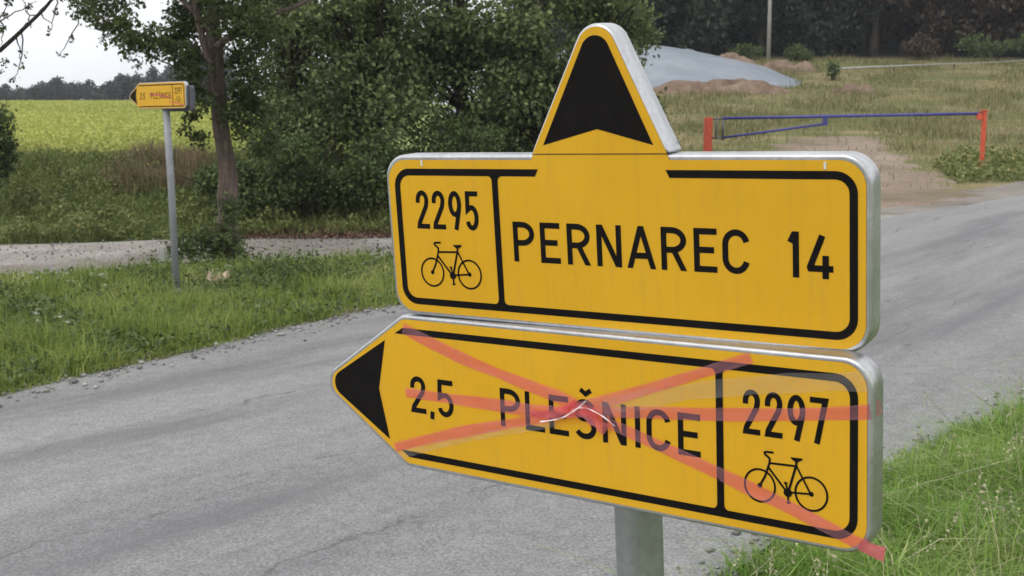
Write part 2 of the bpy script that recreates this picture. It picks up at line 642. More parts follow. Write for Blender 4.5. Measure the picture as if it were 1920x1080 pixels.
def sheet(name, A, B, off, mat, n=240, m=24, amp=.06, seed=1, crown=0.0, sink=0.0, ends=0.0):
    a, b = smooth_poly(A, n), smooth_poly(B, n)
    dirv = (b - a) / np.linalg.norm(b - a, axis=1)[:, None]
    a = a - dirv * wob(n, amp, 40, seed)[:, None]
    b = b + dirv * wob(n, amp, 40, seed + 1)[:, None]
    t = np.linspace(0, 1, m)[None, :, None]
    p = a[:, None] * (1 - t) + b[:, None] * t
    X, Y = p[..., 0], p[..., 1]
    Z = hgt(X, Y) + off + crown * np.sin(np.pi * t[..., 0])
    if sink:
        ed = np.minimum(t[..., 0], 1 - t[..., 0]) * 2 * np.ones_like(X)
        if ends:
            ed = np.minimum(ed, np.minimum(np.linspace(1, 0, n), np.linspace(0, 1, n) * 3)[:, None] * ends)
        rough = .5 * np.sin(X * 2.3 + 1.7 * np.sin(Y * 1.9)) + .35 * np.sin(Y * 4.1 + 2 * np.sin(X * 3.3)) + .3 * np.sin(X * 9 + Y * 7)
        Z = Z - sink * np.clip(1 - ed * 2.2 + .45 * rough, 0, 1.4)
    o = link(name, grid_mesh(name, X, Y, Z), mat)
    return prop(o, kind='structure'), a, b


ROAD_L = [(-14, -9), (-9.5, 0), (-5.2, 6.4), (-3.86, 8.66), (-3.22, 9.81), (-2.56, 11.08), (-2.01, 12.11), (-1.2, 13.4), (1.4, 15.9), (3.8, 17.9), (6.33, 20.05), (8.23, 21.8), (10.55, 24.15), (20, 33.5), (40, 53)]
ROAD_R = [(-6.0, -9), (-2.2, -2), (-.6, 2.0), (.45, 4.4), (.98, 5.1), (1.5, 5.85), (2.18, 6.6), (3.0, 7.6), (3.85, 8.5), (6.0, 10.6), (10, 14.6), (14, 19), (18, 24), (26, 32), (45, 50)]
road, rl, rr = sheet('road', ROAD_L, ROAD_R, .02, MAT['asphalt'], 420, 40, .07, 3)
rls = rl[(rl[:, 1] > -6) & (rl[:, 1] < 17)][::3]
soil, _, _ = sheet('road_edge_soil', rls + np.array([-.30, .24]), rls + np.array([.10, -.08]), .028, MAT['soil'], 420, 8, .10, 61, 0, .03)
TR_N = [(-26, 9), (-14, 13.6), (-6.97, 15.85), (-5.95, 16.05), (-5.1, 16.9), (-4.09, 17.5), (-2.91, 17.7), (-1.9, 18.3), (.4, 17.5), (2.2, 16.6)]
TR_F = [(-30, 16), (-16, 18.2), (-8.73, 19.95), (-7.5, 20.3), (-6.33, 20.9), (-4.92, 21.05), (-3.49, 21.2), (-2.2, 21.4), (.8, 21.3), (4.6, 21.2), (6.9, 20.5)]
track, tn, tf = sheet('dirt_track', TR_N, TR_F, .018, MAT['track'], 200, 20, .12, 11)
gravel, _, _ = sheet('gravel_shoulder', [(2.0, 17.6), (6.0, 21.2), (8.4, 24.0), (11.0, 26.0), (20, 34.6), (40, 54)],
                     [(3.8, 17.7), (6.6, 20.2), (8.3, 21.7), (10.6, 24.0), (20, 33.3), (40, 52.8)], .010, MAT['gravel'], 160, 10, .12, 21)
drive, _, _ = sheet('earth_driveway', [(2.6, 19.0), (4.6, 24.5), (6.6, 30), (7.6, 35), (8.9, 39.4)],
                    [(9.4, 23.2), (10.2, 25.2), (10.3, 28), (10.9, 33), (12.6, 39.4)], .05, MAT['drive'], 220, 60, .3, 31, 0, .075, 5.0)

# far blue hills on the skyline
hb = np.linspace(-880, 880, 120)
hx, hy = np.meshgrid(hb, np.linspace(950, 1280, 8))
hh = (30 + 10 * np.sin(hb / 190 + 1) + 5 * np.sin(hb / 77) + 2 * np.sin(hb / 29))[None] * np.sin(np.linspace(0, math.pi / 2, 8))[:, None]
MAT['hill'] = plain('hill_wood', (.06, .08, .05), .95, 0, .3, .02)
prop(link('hills', grid_mesh('hills', hx, hy, hh - 4), MAT['hill']), kind='structure')


# ------------------------------------------------------------------ direction signs
def offset_closed(P, d):
    """inset a convex-ish closed outline (counter-clockwise) by d"""
    n = len(P)
    out = []
    for i in range(n):
        a, b, c = P[i - 1], P[i], P[(i + 1) % n]
        e1 = (b - a) / (np.linalg.norm(b - a) + 1e-12)
        e2 = (c - b) / (np.linalg.norm(c - b) + 1e-12)
        n1 = np.array([-e1[1], e1[0]])
        n2 = np.array([-e2[1], e2[0]])
        m = n1 + n2
        m = m / (np.dot(m, m) / 2 + 1e-9)
        out.append(b + m * d)
    return np.array(out)


def rounded(corners, seg=14):
    """corners: list of (x, y, r) counter-clockwise -> rounded outline"""
    out = []
    n = len(corners)
    for i in range(n):
        p0 = np.array(corners[i - 1][:2], float)
        p = np.array(corners[i][:2], float)
        p1 = np.array(corners[(i + 1) % n][:2], float)
        r = corners[i][2]
        a = (p0 - p) / np.linalg.norm(p0 - p)
        b = (p1 - p) / np.linalg.norm(p1 - p)
        if r <= 0:
            out.append(p)
            continue
        half = math.acos(max(-1, min(1, a.dot(b)))) / 2
        d = r / math.tan(half)
        bis = (a + b) / np.linalg.norm(a + b)
        cc = p + bis * (r / math.sin(half))
        s0 = p + a * d - cc
        s1 = p + b * d - cc
        a0 = math.atan2(s0[1], s0[0])
        a1 = math.atan2(s1[1], s1[0])
        da = (a1 - a0 + math.pi) % (2 * math.pi) - math.pi
        for k in range(seg + 1):
            an = a0 + da * k / seg
            out.append(cc + r * np.array([math.cos(an), math.sin(an)]))
    return np.array(out)


def body_mesh(name, P, depth=.045, r=.0055):
    """folded aluminium tray: flat face, rounded front edge, flange, open back"""
    n = len(P)
    rings = []
    for k in range(6):
        an = math.pi / 2 * k / 5
        rings.append((offset_closed(P, r * (1 - math.sin(an))), -r * (1 - math.cos(an))))
    rings.append((P, -depth + .002))
    rings.append((offset_closed(P, .002), -depth))
    rings.append((offset_closed(P, .016), -depth))
    rings.append((offset_closed(P, .016), -depth + .004))
    rings.append((offset_closed(P, .004), -depth + .005))
    rings.append((offset_closed(P, .004), -.013))
    v, f = [], []
    for q, z in rings:
        v += [(a, b, z) for a, b in q]
    for k in range(len(rings) - 1):
        for i in range(n):
            j = (i + 1) % n
            f.append((k * n + i, (k + 1) * n + i, (k + 1) * n + j, k * n + j))
    f.append(tuple(range(n)))
    e = (len(rings) - 1) * n
    f.append(tuple(e + i for i in range(n))[::-1])
    me = bpy.data.meshes.new(name)
    me.from_pydata(v, [], f)
    sm = np.zeros(len(f), bool)
    sm[:6 * n] = True
    me.polygons.foreach_set('use_smooth', sm)
    me.update()
    return me


def flat_mesh(name, P, z):
    me = bpy.data.meshes.new(name)
    me.from_pydata([(a, b, z) for a, b in P], [], [tuple(range(len(P)))])
    me.update()
    return me


def stroke(v, f, pts, w, z, closed=False):
    """mitred ribbon along a polyline"""
    P = [np.array(p, float) for p in pts]
    n = len(P)
    base = len(v)
    for i in range(n):
        if closed:
            a, c = P[i - 1], P[(i + 1) % n]
        else:
            a, c = P[max(i - 1, 0)], P[min(i + 1, n - 1)]
        b = P[i]
        e1 = b - a if np.linalg.norm(b - a) > 1e-9 else c - b
        e2 = c - b if np.linalg.norm(c - b) > 1e-9 else b - a
        e1 = e1 / np.linalg.norm(e1)
        e2 = e2 / np.linalg.norm(e2)
        n1 = np.array([-e1[1], e1[0]])
        n2 = np.array([-e2[1], e2[0]])
        m = n1 + n2
        m = m / max(np.dot(m, m) / 2, .35)
        for sgn in (-1, 1):
            q = b + m * sgn * w / 2
            v.append((q[0], q[1], z))
    cnt = n if closed else n - 1
    for i in range(cnt):
        a = base + 2 * i
        b = base + 2 * ((i + 1) % n)
        f.append((a, b, b + 1, a + 1))


def arc(cx, cy, rx, ry, a0, a1, n=12):
    return [(cx + rx * math.cos(math.radians(a0 + (a1 - a0) * k / n)), cy + ry * math.sin(math.radians(a0 + (a1 - a0) * k / n))) for k in range(n + 1)]


BOWL = [(-.5, 1), (.42, 1)] + arc(.42, .735, .58, .265, 90, -90)[1:-1] + [(.42, .47), (0, .47)]
# 's' centre-line strokes, 'd' diagonals cut level at both ends; box = centre-line extents
GLYPH = {
    'P': [('s', [(0, -.5), (0, 1.5)]), ('s', BOWL)],
    'R': [('s', [(0, -.5), (0, 1.5)]), ('s', BOWL), ('d', (.50, .47), (1.02, -.5))],
    'E': [('s', [(1.5, 1), (0, 1), (0, 0), (1.5, 0)]), ('s', [(0, .51), (1.0, .51)])],
    'L': [('s', [(0, 1.5), (0, 0), (1.5, 0)])],
    'I': [('s', [(.5, -.5), (.5, 1.5)])],
    'N': [('s', [(0, -.5), (0, 1.5)]), ('s', [(1, -.5), (1, 1.5)]), ('d', (.03, 1.5), (.97, -.5))],
    'A': [('d', (.5, 1.5), (0, -.5)), ('d', (.5, 1.5), (1, -.5)), ('s', [(.2, .27), (.8, .27)])],
    'C': [('s', arc(.5, .68, .5, .32, 14, 180) + arc(.5, .32, .5, .32, 180, 346))],
    'S': [('s', arc(.5, .755, .47, .245, 22, 262, 16) + arc(.5, .26, .5, .26, 82, -152, 16))],
    '1': [('s', [(1, -.5), (1, 1.5)]), ('s', [(1.1, 1.0), (.72, 1.0), (.12, .80)])],
    '4': [('s', [(.66, 1.5), (.62, 1.0), (0, .2), (0.02, .17), (1.5, .17)][1:]), ('s', [(.78, -.5), (.78, .5)])],
    '2': [('s', [(0, .70), (0, .78)] + arc(.5, .78, .5, .22, 172, -18, 14) + [(.9, .60), (.06, .10), (0, 0), (1.5, 0)])],
    '9': [('c', arc(.5, .69, .5, .31, 0, 360, 24)[:-1]), ('s', [(1.0, .66), (.93, .5), (.52, -.5)])],
    '5': [('s', [(1.5, 1), (.04, 1), (0, .53), (.2, .58)] + arc(.46, .30, .54, .30, 85, -158, 16))],
    '7': [('s', [(-.5, 1), (1.0, 1), (.32, -.5)])],
    ',': [('s', [(.6, 1), (.2, -.6)])],
    '^': [('s', [(0, 1), (.5, 0), (1, 1)])],
}


def glyph_mesh(ch, x0, x1, y0, y1, t, z):
    """letter ch filling the box (metres), stroke width t"""
    v, f = [], []
    h = t / 2
    ax, bx, ay, by = x0 + h, x1 - h, y0 + h, y1 - h
    if ch == 'I':
        ax, bx = x0, x1

    def mp(p):
        X = ax + (bx - ax) * min(max(p[0], 0), 1) + (h if p[0] >= 1.5 else 0) + (-h if p[0] <= -.5 else 0)
        Y = ay + (by - ay) * min(max(p[1], 0), 1) + (h if p[1] >= 1.5 else 0) + (-h if p[1] <= -.5 else 0)
        return np.array([X, Y])
    dz = 0.0
    for g in GLYPH[ch]:
        if g[0] == 'd':
            a, b = mp(g[1]), mp(g[2])
            L = np.linalg.norm(b - a)
            hw = t / 2 * L / abs(b[1] - a[1]) * .98
            n = len(v)
            v += [(a[0] - hw, a[1], z + dz), (a[0] + hw, a[1], z + dz), (b[0] + hw, b[1], z + dz), (b[0] - hw, b[1], z + dz)]
            f.append((n, n + 1, n + 2, n + 3) if a[1] < b[1] else (n + 3, n + 2, n + 1, n))
        else:
            pts = [mp(p) for p in g[1]]
            stroke(v, f, pts, t, z + dz, g[0] == 'c')
        dz += .00006
    me = bpy.data.meshes.new('letter')
    me.from_pydata(v, [], f)
    me.update()
    return me


def bike_mesh(ox, oy, z):
    """bicycle emblem; ox, oy = centre of the front wheel (metres)"""
    v, f = [], []
    k = [0]

    def mm(zx, zy):
        ux, uy = zx - 382, zy - 575
        return (ox + (ux - .06 * uy) / 5.79 / 1000, oy - (uy - .072 * ux) / 7.1 / 1000)

    def st(pts, w, closed=False):
        k[0] += 1
        stroke(v, f, pts, w / 1000, z + k[0] * .00003, closed)
    for cx_ in (0, .0845):
        st(arc(ox + cx_, oy, .0255, .0262, 0, 360, 36)[:-1], 3.4, True)
        st(arc(ox + cx_, oy, .002, .002, 0, 360, 10)[:-1], 4.0, True)
    st([mm(382, 575), mm(425, 470), mm(448, 370), mm(462, 300), mm(462, 255), mm(440, 232), mm(415, 212), mm(408, 188), mm(425, 180), mm(495, 182)], 3.6)
    st([mm(460, 305), mm(712, 312)], 3.4)
    st([mm(458, 360), mm(640, 610)], 3.6)
    st([mm(660, 610), mm(716, 300), mm(716, 245)], 3.8)
    st([mm(716, 305), mm(868, 610)], 3.2)
    st([mm(660, 618), mm(868, 610)], 3.2)
    st([mm(655, 600), mm(628, 520)], 3.2)
    st([mm(612, 512), mm(645, 514)], 3.0)
    st([mm(655, 640), mm(668, 735)], 3.2)
    st([mm(650, 735), mm(688, 739)], 3.0)
    st(arc(*mm(655, 622), .0035, .0035, 0, 360, 12)[:-1], 7.0, True)
    n = len(v)
    sad = [mm(*p) for p in ((655, 215), (770, 218), (772, 235), (735, 262), (702, 262), (672, 238))]
    v.extend([(a, b, z + .0006) for a, b in sad])
    f.append(tuple(range(n, n + len(sad)))[::-1])
    me = bpy.data.meshes.new('bicycle_emblem')
    me.from_pydata(v, [], f)
    me.update()
    return me


def ribbon_mesh(name, pts, w, zfun, seg=60, edge=None, seed=0):
    """tape laid over the panel: pts centre line in panel metres; past 'edge' it folds back over the flange"""
    c = smooth_poly(pts, seg, 3)
    r = np.random.default_rng(seed)
    v, f = [], []
    wv = np.interp(np.linspace(0, 1, seg), np.linspace(0, 1, 9), r.uniform(.78, 1.16, 9))
    ph = r.uniform(0, 6)
    for i in range(seg):
        a, b = c[max(i - 1, 0)], c[min(i + 1, seg - 1)]
        t = (b - a) / np.linalg.norm(b - a)
        nn = np.array([-t[1], t[0]])
        for j in range(5):
            s = (j / 4 - .5)
            q = c[i] + nn * w * wv[i] * s
            zz = zfun(i / (seg - 1), s) + .0007 * math.sin(i * .9 + ph + s * 3) + .0006 * math.sin(i * .37 + ph * 2 - s * 5)
            x, y = q
            if edge is not None and x > edge:
                ov = x - edge
                if ov < .010:
                    zz -= ov * .55
                else:
                    zz = zz - .0055 - (ov - .010) * 2.6
                    x = edge + .011
            v.append((x, y, zz))
    for i in range(seg - 1):
        for j in range(4):
            a = i * 5 + j
            f.append((a, a + 5, a + 6, a + 1))
    me = bpy.data.meshes.new(name)
    me.from_pydata(v, [], f)
    me.polygons.foreach_set('use_smooth', np.ones(len(f), bool))
    me.update()
    return me


mm = lambda *a: [k / 1000 for k in a]
Z_FILM, Z_INK = .0012, .0018


def letters(parent, items, y0, y1, t):
    for ch, x0, x1 in items:
        link('letter', glyph_mesh(ch, x0 / 1000, x1 / 1000, y0 / 1000, y1 / 1000, t / 1000, Z_INK), MAT['black'], parent)


def corner_fillet(v, f, x, y, sx, sy, r, z):
    """small concave fillet where a bar meets another"""
    n = len(v)
    pts = [(x, y)] + [(x + sx * r - sx * r * math.sin(a), y + sy * r - sy * r * math.cos(a)) for a in np.linspace(0, math.pi / 2, 6)]
    v += [(a, b, z) for a, b in pts]
    idx = tuple(range(n, n + len(pts)))
    f.append(idx if sx * sy < 0 else idx[::-1])


def arrow_panel(root, M, letters_on=True):
    """pointed panel 2,5 PLESNICE with 2297 box"""
    body = link('sign_panel', body_mesh('sign_panel', rounded([
        (-.190, .128, .034), (.040, -.021, .030), (.965, -.021, .046), (.965, .281, .046), (.048, .281, .030)])), MAT['alu'], root)
    body.matrix_local = M
    film = rounded([(-.174, .128, .028), (.044, -.013, .026), (.957, -.013, .040), (.957, .273, .040), (.051, .273, .026)])
    link('yellow_film', flat_mesh('yellow_film', film, Z_FILM), MAT['yellow'], body)
    # black arrow head
    P = rounded([(-.168, .129, .026), (.001, .029, 0), (-.021, .129, 0), (.002, .228, 0)], 8)
    link('arrow', flat_mesh('arrow', P, Z_INK), MAT['black'], body)
    # border
    v, f = [], []
    t = .0125
    h = t / 2
    path = [(.040, .256 - h)] + [(.9435 - h - .030, .256 - h)] + arc(.9435 - h - .030, .256 - h - .030, .030, .030, 90, 0, 8)[1:] + \
        arc(.9435 - h - .030, h + .030, .030, .030, 0, -90, 8) + [(.036, h)]
    stroke(v, f, path, t, Z_INK)
    # the bars end in slanted cuts parallel to the point
    v[0] = (.029, .256 - t, Z_INK) if v[0][1] < v[1][1] else (.050, .256, Z_INK)
    v[1] = (.050, .256, Z_INK) if v[0][1] < .25 else (.029, .256 - t, Z_INK)
    e = len(v)
    a, b = v[e - 2], v[e - 1]
    lo, hi = (.050, 0, Z_INK), (.029, t, Z_INK)
    v[e - 2], v[e - 1] = (lo, hi) if a[1] < b[1] else (hi, lo)
    link('border', (lambda me: (me.from_pydata(v, [], f), me)[1])(bpy.data.meshes.new('border')), MAT['black'], body)
    v, f = [], []
    stroke(v, f, [(.7185, .004), (.7185, .252)], .0125, Z_INK + .0002)
    for sx in (-1, 1):
        corner_fillet(v, f, .7185 + sx * .006, .0120, sx, 1, .010, Z_INK + .0003)
        corner_fillet(v, f, .7185 + sx * .006, .2440, sx, -1, .010, Z_INK + .0003)
    link('divider', (lambda me: (me.from_pydata(v, [], f), me)[1])(bpy.data.meshes.new('divider')), MAT['black'], body)
    letters(body, [('2', 62, 100), ('5', 130, 168)], 92, 164, 10.0)
    link('letter', glyph_mesh(',', .108, .122, .084, .104, .010, Z_INK), MAT['black'], body)
    letters(body, [('P', 279, 324), ('L', 335, 377), ('E', 387, 428), ('S', 439, 485), ('N', 498, 545), ('I', 562, 572), ('C', 584, 630), ('E', 643, 684)], 93, 164, 10.0)
    link('letter', glyph_mesh('^', .450, .480, .169, .185, .0085, Z_INK), MAT['black'], body)
    letters(body, [('2', 759, 788), ('2', 796, 825), ('9', 833, 862), ('7', 869, 898)], 144, 216, 9.0)
    link('bicycle_emblem', bike_mesh(.7865, .0635, Z_INK), MAT['black'], body)
    return body


def tape_set(root, M, body):
    def strip(name, pts, w, zf, mat, edge=None, seed=0, label=None, seg=60):
        o = link(name, ribbon_mesh(name, [mm(*p) for p in pts], w, zf, seg, edge, seed), mat, root)
        o.matrix_local = M
        if label:
            o['label'] = label
    bulge = lambda u0, h: (lambda u, s: .0032 + h * math.exp(-((u - u0) / .10) ** 2) + .0008 * s)
    strip('tape_strip', [(52, 256), (91, 242), (192, 211), (348, 175), (430, 160), (478, 140), (554, 118), (703, 76), (831, 39), (925, 6), (955, -4), (970, -7), (984, -9)], .022, bulge(.44, .004), MAT['tape'], None, 1,
          'red tape strip from upper left to lower right corner')
    strip('tape_strip', [(14, 14), (60, 30), (174, 66), (345, 112), (448, 146), (546, 181), (668, 226), (740, 254), (774, 267)], .021, bulge(.56, .006), MAT['tape'], None, 2,
          'red tape strip from lower left to upper right')
    strip('tape_strip', [(50, 129), (226, 131), (358, 131), (450, 142), (566, 154), (705, 168), (851, 186), (935, 199), (976, 206)], .0225, bulge(.42, .008), MAT['tape'], .957, 3,
          'red tape strip across the middle of the lower panel')
    strip('clear_film_strip', [(470, 150), (560, 172), (696, 208), (840, 234), (935, 246), (965, 250)], .030, bulge(.1, .003), MAT['clear'], .957, 4)
    strip('clear_film_strip', [(20, -2), (110, 30), (260, 76), (402, 113)], .015, bulge(.9, .003), MAT['clear'], None, 5)
    # the crumpled middle where the strips cross
    strip('tape_fold', [(352, 129), (385, 130), (420, 136), (438, 150), (452, 158)], .013, lambda u, s: .010 + .007 * math.sin(u * 3.1) + .004 * s, MAT['tape_fold'], None, 6, seg=24)
    strip('tape_fold', [(442, 152), (470, 146), (492, 133), (512, 118)], .020, lambda u, s: .010 + .007 * math.sin(u * 3.1) + .008 * s * s, MAT['tape_fold'], None, 7, seg=24)
    strip('tape_fold', [(948, 0), (962, -5), (974, -8), (985, -9)], .021, lambda u, s: .0045 + .002 * math.sin(u * 4 + s * 3), MAT['tape_fold'], None, 12, seg=14)
    strip('crease_highlight', [(378, 117), (402, 122), (430, 132), (458, 150), (476, 166)], .0026, lambda u, s: .019 - .004 * abs(u - .6), MAT['crease_glint'], None, 8, seg=28)  # thin pale ribbons painted as the white highlights of the crumple
    strip('crease_highlight', [(436, 136), (458, 152), (480, 154), (506, 144), (530, 128)], .0018, lambda u, s: .020 - .006 * u, MAT['crease_glint'], None, 9, seg=28)


def mat4(R, t):
    m = Matrix.Identity(4)
    for i in range(3):
        for j in range(3):
            m[i][j] = R[i][j]
        m[i][3] = t[i]
    return m


# --- the near sign
RU = [[0.83326, -0.05717, -0.54992], [-0.55269, -0.06001, -0.83122], [0.01452, 0.99656, -0.0816]]
TU = [-0.20498, 2.21185, 1.67029]
RL = [[0.8012, -0.0401, -0.59706], [-0.59796, -0.01518, -0.80139], [0.02307, 0.99908, -0.03615]]
TL = [-0.23859, 2.2511, 1.36409]
axis = Vector((-.05, -.035, 1)).normalized()
ML, MU = mat4(RL, TL), mat4(RU, TU)
p_low = ML @ Vector((.492, -.04, -.118))
k0 = (p_low.z - (-.45)) / axis.z
foot = p_low - axis * ((p_low.z - 0.0) / axis.z)
sign = empty('direction_sign', foot, 'large yellow cycle signpost with two stacked panels, red tape crossing the lower one', 'sign', 'yellow cycle direction signs')
OFF = Matrix.Translation(-foot)
mb = MB()
mb.tube([p_low - axis * k0 - foot, p_low - foot, p_low + axis * .62 - foot], .0435, 28)
post = mb.build('post', MAT['galv'], sign, True)
for p in post.data.polygons:
    if len(p.vertices) > 4:
        p.use_smooth = False
# clamps that hold the panels on the post
for Mx, yy in ((ML, .06), (ML, .21), (MU, .06), (MU, .21)):
    c = Mx @ Vector((.492 if Mx is ML else .435, yy, -.03))
    cl = MB()
    R3 = Mx.to_3x3()
    cl.box((0, 0, 0), (.16, .03, .012), R3)
    base_c = c - foot
    cl.v = [tuple(Vector(q) + base_c + R3 @ Vector((0, 0, -.025))) for q in cl.v]
    cl.build('clamp', MAT['galv'], sign)

# upper panel: rectangle with an arrow plate standing on its top edge
ub = link('sign_panel', body_mesh('sign_panel', rounded([(-.022, -.022, .046), (.889, -.022, .046), (.889, .281, .046), (-.022, .281, .046)])), MAT['alu'], sign)
ub.matrix_local = OFF @ MU
ub['label'] = 'upper panel with PERNAREC 14 and 2295'
film = rounded([(-.014, -.014, .040), (.881, -.014, .040), (.881, .272, .040), (.5665, .272, 0), (.5625, .2812, 0), (.3085, .2812, 0), (.3045, .272, 0), (-.014, .272, .040)])
link('yellow_film', flat_mesh('yellow_film', film, Z_FILM), MAT['yellow'], ub)
v, f = [], []
t_ = .0125
h_ = t_ / 2
UW, UH = .869, .256
path = [(.316, UH - h_), (h_ + .028, UH - h_)] + arc(h_ + .028, UH - h_ - .028, .028, .028, 90, 180, 8)[1:] + arc(h_ + .028, h_ + .028, .028, .028, 180, 270, 8) + \
    arc(UW - h_ - .028, h_ + .028, .028, .028, -90, 0, 8) + arc(UW - h_ - .028, UH - h_ - .028, .028, .028, 0, 90, 8) + [(.560, UH - h_)]
stroke(v, f, path, t_, Z_INK)
for i, q in enumerate(v):           # slanted bar ends under the arrow plate
    if i in (0, 1):
        v[i] = (.3175 if q[1] > UH - h_ else .3110, q[1], q[2])
    if i in (len(v) - 2, len(v) - 1):
        v[i] = (.5595 if q[1] > UH - h_ else .5660, q[1], q[2])
me = bpy.data.meshes.new('border')
me.from_pydata(v, [], f)
link('border', me, MAT['black'], ub)
v, f = [], []
stroke(v, f, [(.2265, .005), (.2265, .251)], .0125, Z_INK + .0002)
for sx in (-1, 1):
    corner_fillet(v, f, .2265 + sx * .006, .0120, sx, 1, .010, Z_INK + .0003)
    corner_fillet(v, f, .2265 + sx * .006, .2440, sx, -1, .010, Z_INK + .0003)
me = bpy.data.meshes.new('divider')
me.from_pydata(v, [], f)
link('divider', me, MAT['black'], ub)
letters(ub, [('2', 47, 76), ('2', 84, 113), ('9', 121, 150), ('5', 159, 187)], 145, 216, 9.0)
link('bicycle_emblem', bike_mesh(.0745, .0635, Z_INK), MAT['black'], ub)
letters(ub, [('P', 259, 303), ('E', 315, 355), ('R', 369, 414), ('N', 427, 474), ('A', 484, 537), ('R', 547, 592), ('E', 605, 645), ('C', 654, 700), ('1', 759, 779), ('4', 791, 832)], 93, 164, 10.0)
for x, y in ((.067, .266), (.820, .264)):
    mk = MB()
    mk.box((x, y, Z_FILM + .0006), (.004, .011, .0010))
    mk.build('film_nick', MAT['petal'], ub)

# arrow plate
tri = rounded([(.3035, .2825, .003), (.5685, .2825, .003), (.4424, .5425, .041)], 16)
tb = link('arrow_plate', body_mesh('arrow_plate', tri, .045, .006), MAT['alu'], sign)
tb.matrix_local = OFF @ MU
tf_ = rounded([(.3085, .2826, 0), (.5625, .2826, 0), (.4424, .5305, .036)], 16)
link('yellow_film', flat_mesh('yellow_film', tf_, Z_FILM), MAT['yellow'], tb)
ta = rounded([(.331, .297, 0), (.437, .323, 0), (.539, .296, 0), (.4405, .5085, .027)], 16)
link('arrow', flat_mesh('arrow', ta, Z_INK), MAT['black'], tb)
mk = MB()
mk.box((.4355, .2818, Z_FILM + .0004), (.256, .0010, .0008))
mk.build('seam', MAT['seam'], tb)

lb = arrow_panel(sign, OFF @ ML)
lb['label'] = 'lower pointed panel with 2,5 PLESNICE and 2297 under red tape'
tape_set(sign, OFF @ ML, lb)

# --- the far sign on the left verge
FX, FY = -3.97, 13.70
fz = hz(FX, FY)
fs = empty('direction_sign', (FX, FY, fz), 'small far yellow arrow sign on a tall grey post on the left grass verge', 'sign', 'yellow cycle direction signs')
mb = MB()
mb.tube([(0.02, 0, -.3), (0, 0, 1.4), (-.03, 0, 2.47)], .0405, 20)
mb.build('post', MAT['galv_far'], fs, True)
mb = MB()
mb.tube([(0.02, 0, -.05), (.02, 0, .10)], .062, 16)
mb.tube([(0.02, 0, .10), (.02, 0, .13)], [.062, .046], 16)
mb.build('base_collar', MAT['galv_far'], fs, True)
for sx in (-1, 1):
    mb = MB()
    mb.box((.02 + sx * .066, -.02, .09), (.03, .03, .03))
    mb.build('bolt', MAT['galv_far'], fs)
yaw = math.radians(-40)
MF = Matrix.Translation((-.03, -.09, 2.37)) @ Matrix.Rotation(yaw, 4, 'Z') @ Matrix.Rotation(math.pi / 2, 4, 'X') @ Matrix.Translation((-.52, -.13, 0))
fb = arrow_panel(fs, MF)
o = link('tape_strip', ribbon_mesh('tape_strip', [mm(*p) for p in ((262, 150), (400, 140), (560, 122), (700, 108))], .024, lambda u, s: .004, 40, None, 21), MAT['tape'], fs)
o.matrix_local = MF
o = link('tape_strip', ribbon_mesh('tape_strip', [mm(*p) for p in ((640, 60), (760, 46), (940, 10))], .016, lambda u, s: .004, 40, None, 22), MAT['tape'], fs)
o.matrix_local = MF
MAT['back'] = plain('sign_back_grey', (.10, .10, .12), .6, .3)
bk = link('rear_panel', body_mesh('rear_panel', rounded([(-.02, -.021, .04), (.86, -.021, .04), (.86, .265, .04), (-.02, .265, .04)])), MAT['back'], fs)
bk.matrix_local = Matrix.Translation((.02, .07, 2.34)) @ Matrix.Rotation(math.radians(-52), 4, 'Z') @ Matrix.Rotation(math.pi / 2, 4, 'X') @ Matrix.Translation((-.28, -.13, 0)) 


# ------------------------------------------------------------------ barrier gate
MAT['gate_red'] = plain('gate_red_paint', (.60, .085, .035), .45, 0, .15, 12)
MAT['gate_blue'] = plain('gate_blue_paint', (.050, .055, .26), .4, 0, .2, 6)
MAT['gate_grey'] = plain('gate_grey_steel', (.16, .16, .17), .5, .4, .2, 10)
gl_, gr_ = (4.80, 29.0), (11.55, 29.0)
zl_, zr_ = hz(*gl_), hz(*gr_)
gate = empty('barrier_gate', (gl_[0], gl_[1], zl_), 'blue swing barrier between two orange red posts across the earth driveway', 'gate')
gx = gr_[0] - gl_[0]
ztop_l = float(at(1326, 220, 29)[2]) - zl_
ztop_r = float(at(1842, 208, 29)[2]) - zl_
mb = MB()
mb.box((0, 0, ztop_l / 2 - .2), (.19, .19, ztop_l + .4))
mb.build('hinge_post', MAT['gate_red'], gate, False, .012)
mb = MB()
mb.box((gx, 0, (zr_ - zl_ + ztop_r) / 2 - .15), (.095, .095, ztop_r - (zr_ - zl_) + .3))
mb.build('latch_post', MAT['gate_red'], gate, False, .01)
mb = MB()
mb.box((gx - .12, 0, ztop_r - .13), (.12, .10, .16))
mb.box((gx - .01, 0, ztop_r + .005), (.16, .16, .03))
mb.build('latch', MAT['gate_red'], gate, False, .006)
zb0, zb1 = ztop_l - .03, ztop_r - .06
zb = lambda x: zb0 + (zb1 - zb0) * x / gx
mb = MB()
mb.tube([(.35, 0, zb(.35)), (gx - .08, 0, zb(gx - .08))], .037, 14)
mb.build('boom', MAT['gate_blue'], gate, True)
mb = MB()
mb.tube([(.35, 0, zb(.35) - .47), (2.80, 0, zb(2.8) - .19)], .029, 12)
mb.build('brace', MAT['gate_blue'], gate, True)
mb = MB()
mb.box((2.86, 0, zb(2.86) - .12), (.12, .05, .20))
mb.build('brace_plate', MAT['gate_blue'], gate, False, .006)
mb = MB()
mb.tube([(.20, 0, zb(.2) + .02), (.20, 0, zb(.2) - .50)], .026, 10)
mb.tube([(.37, 0, zb(.37) + .05), (.37, 0, zb(.37) - .53)], .032, 10)
mb.tube([(.09, 0, zb(.1) - .01), (.36, 0, zb(.36) - .01)], .024, 10)
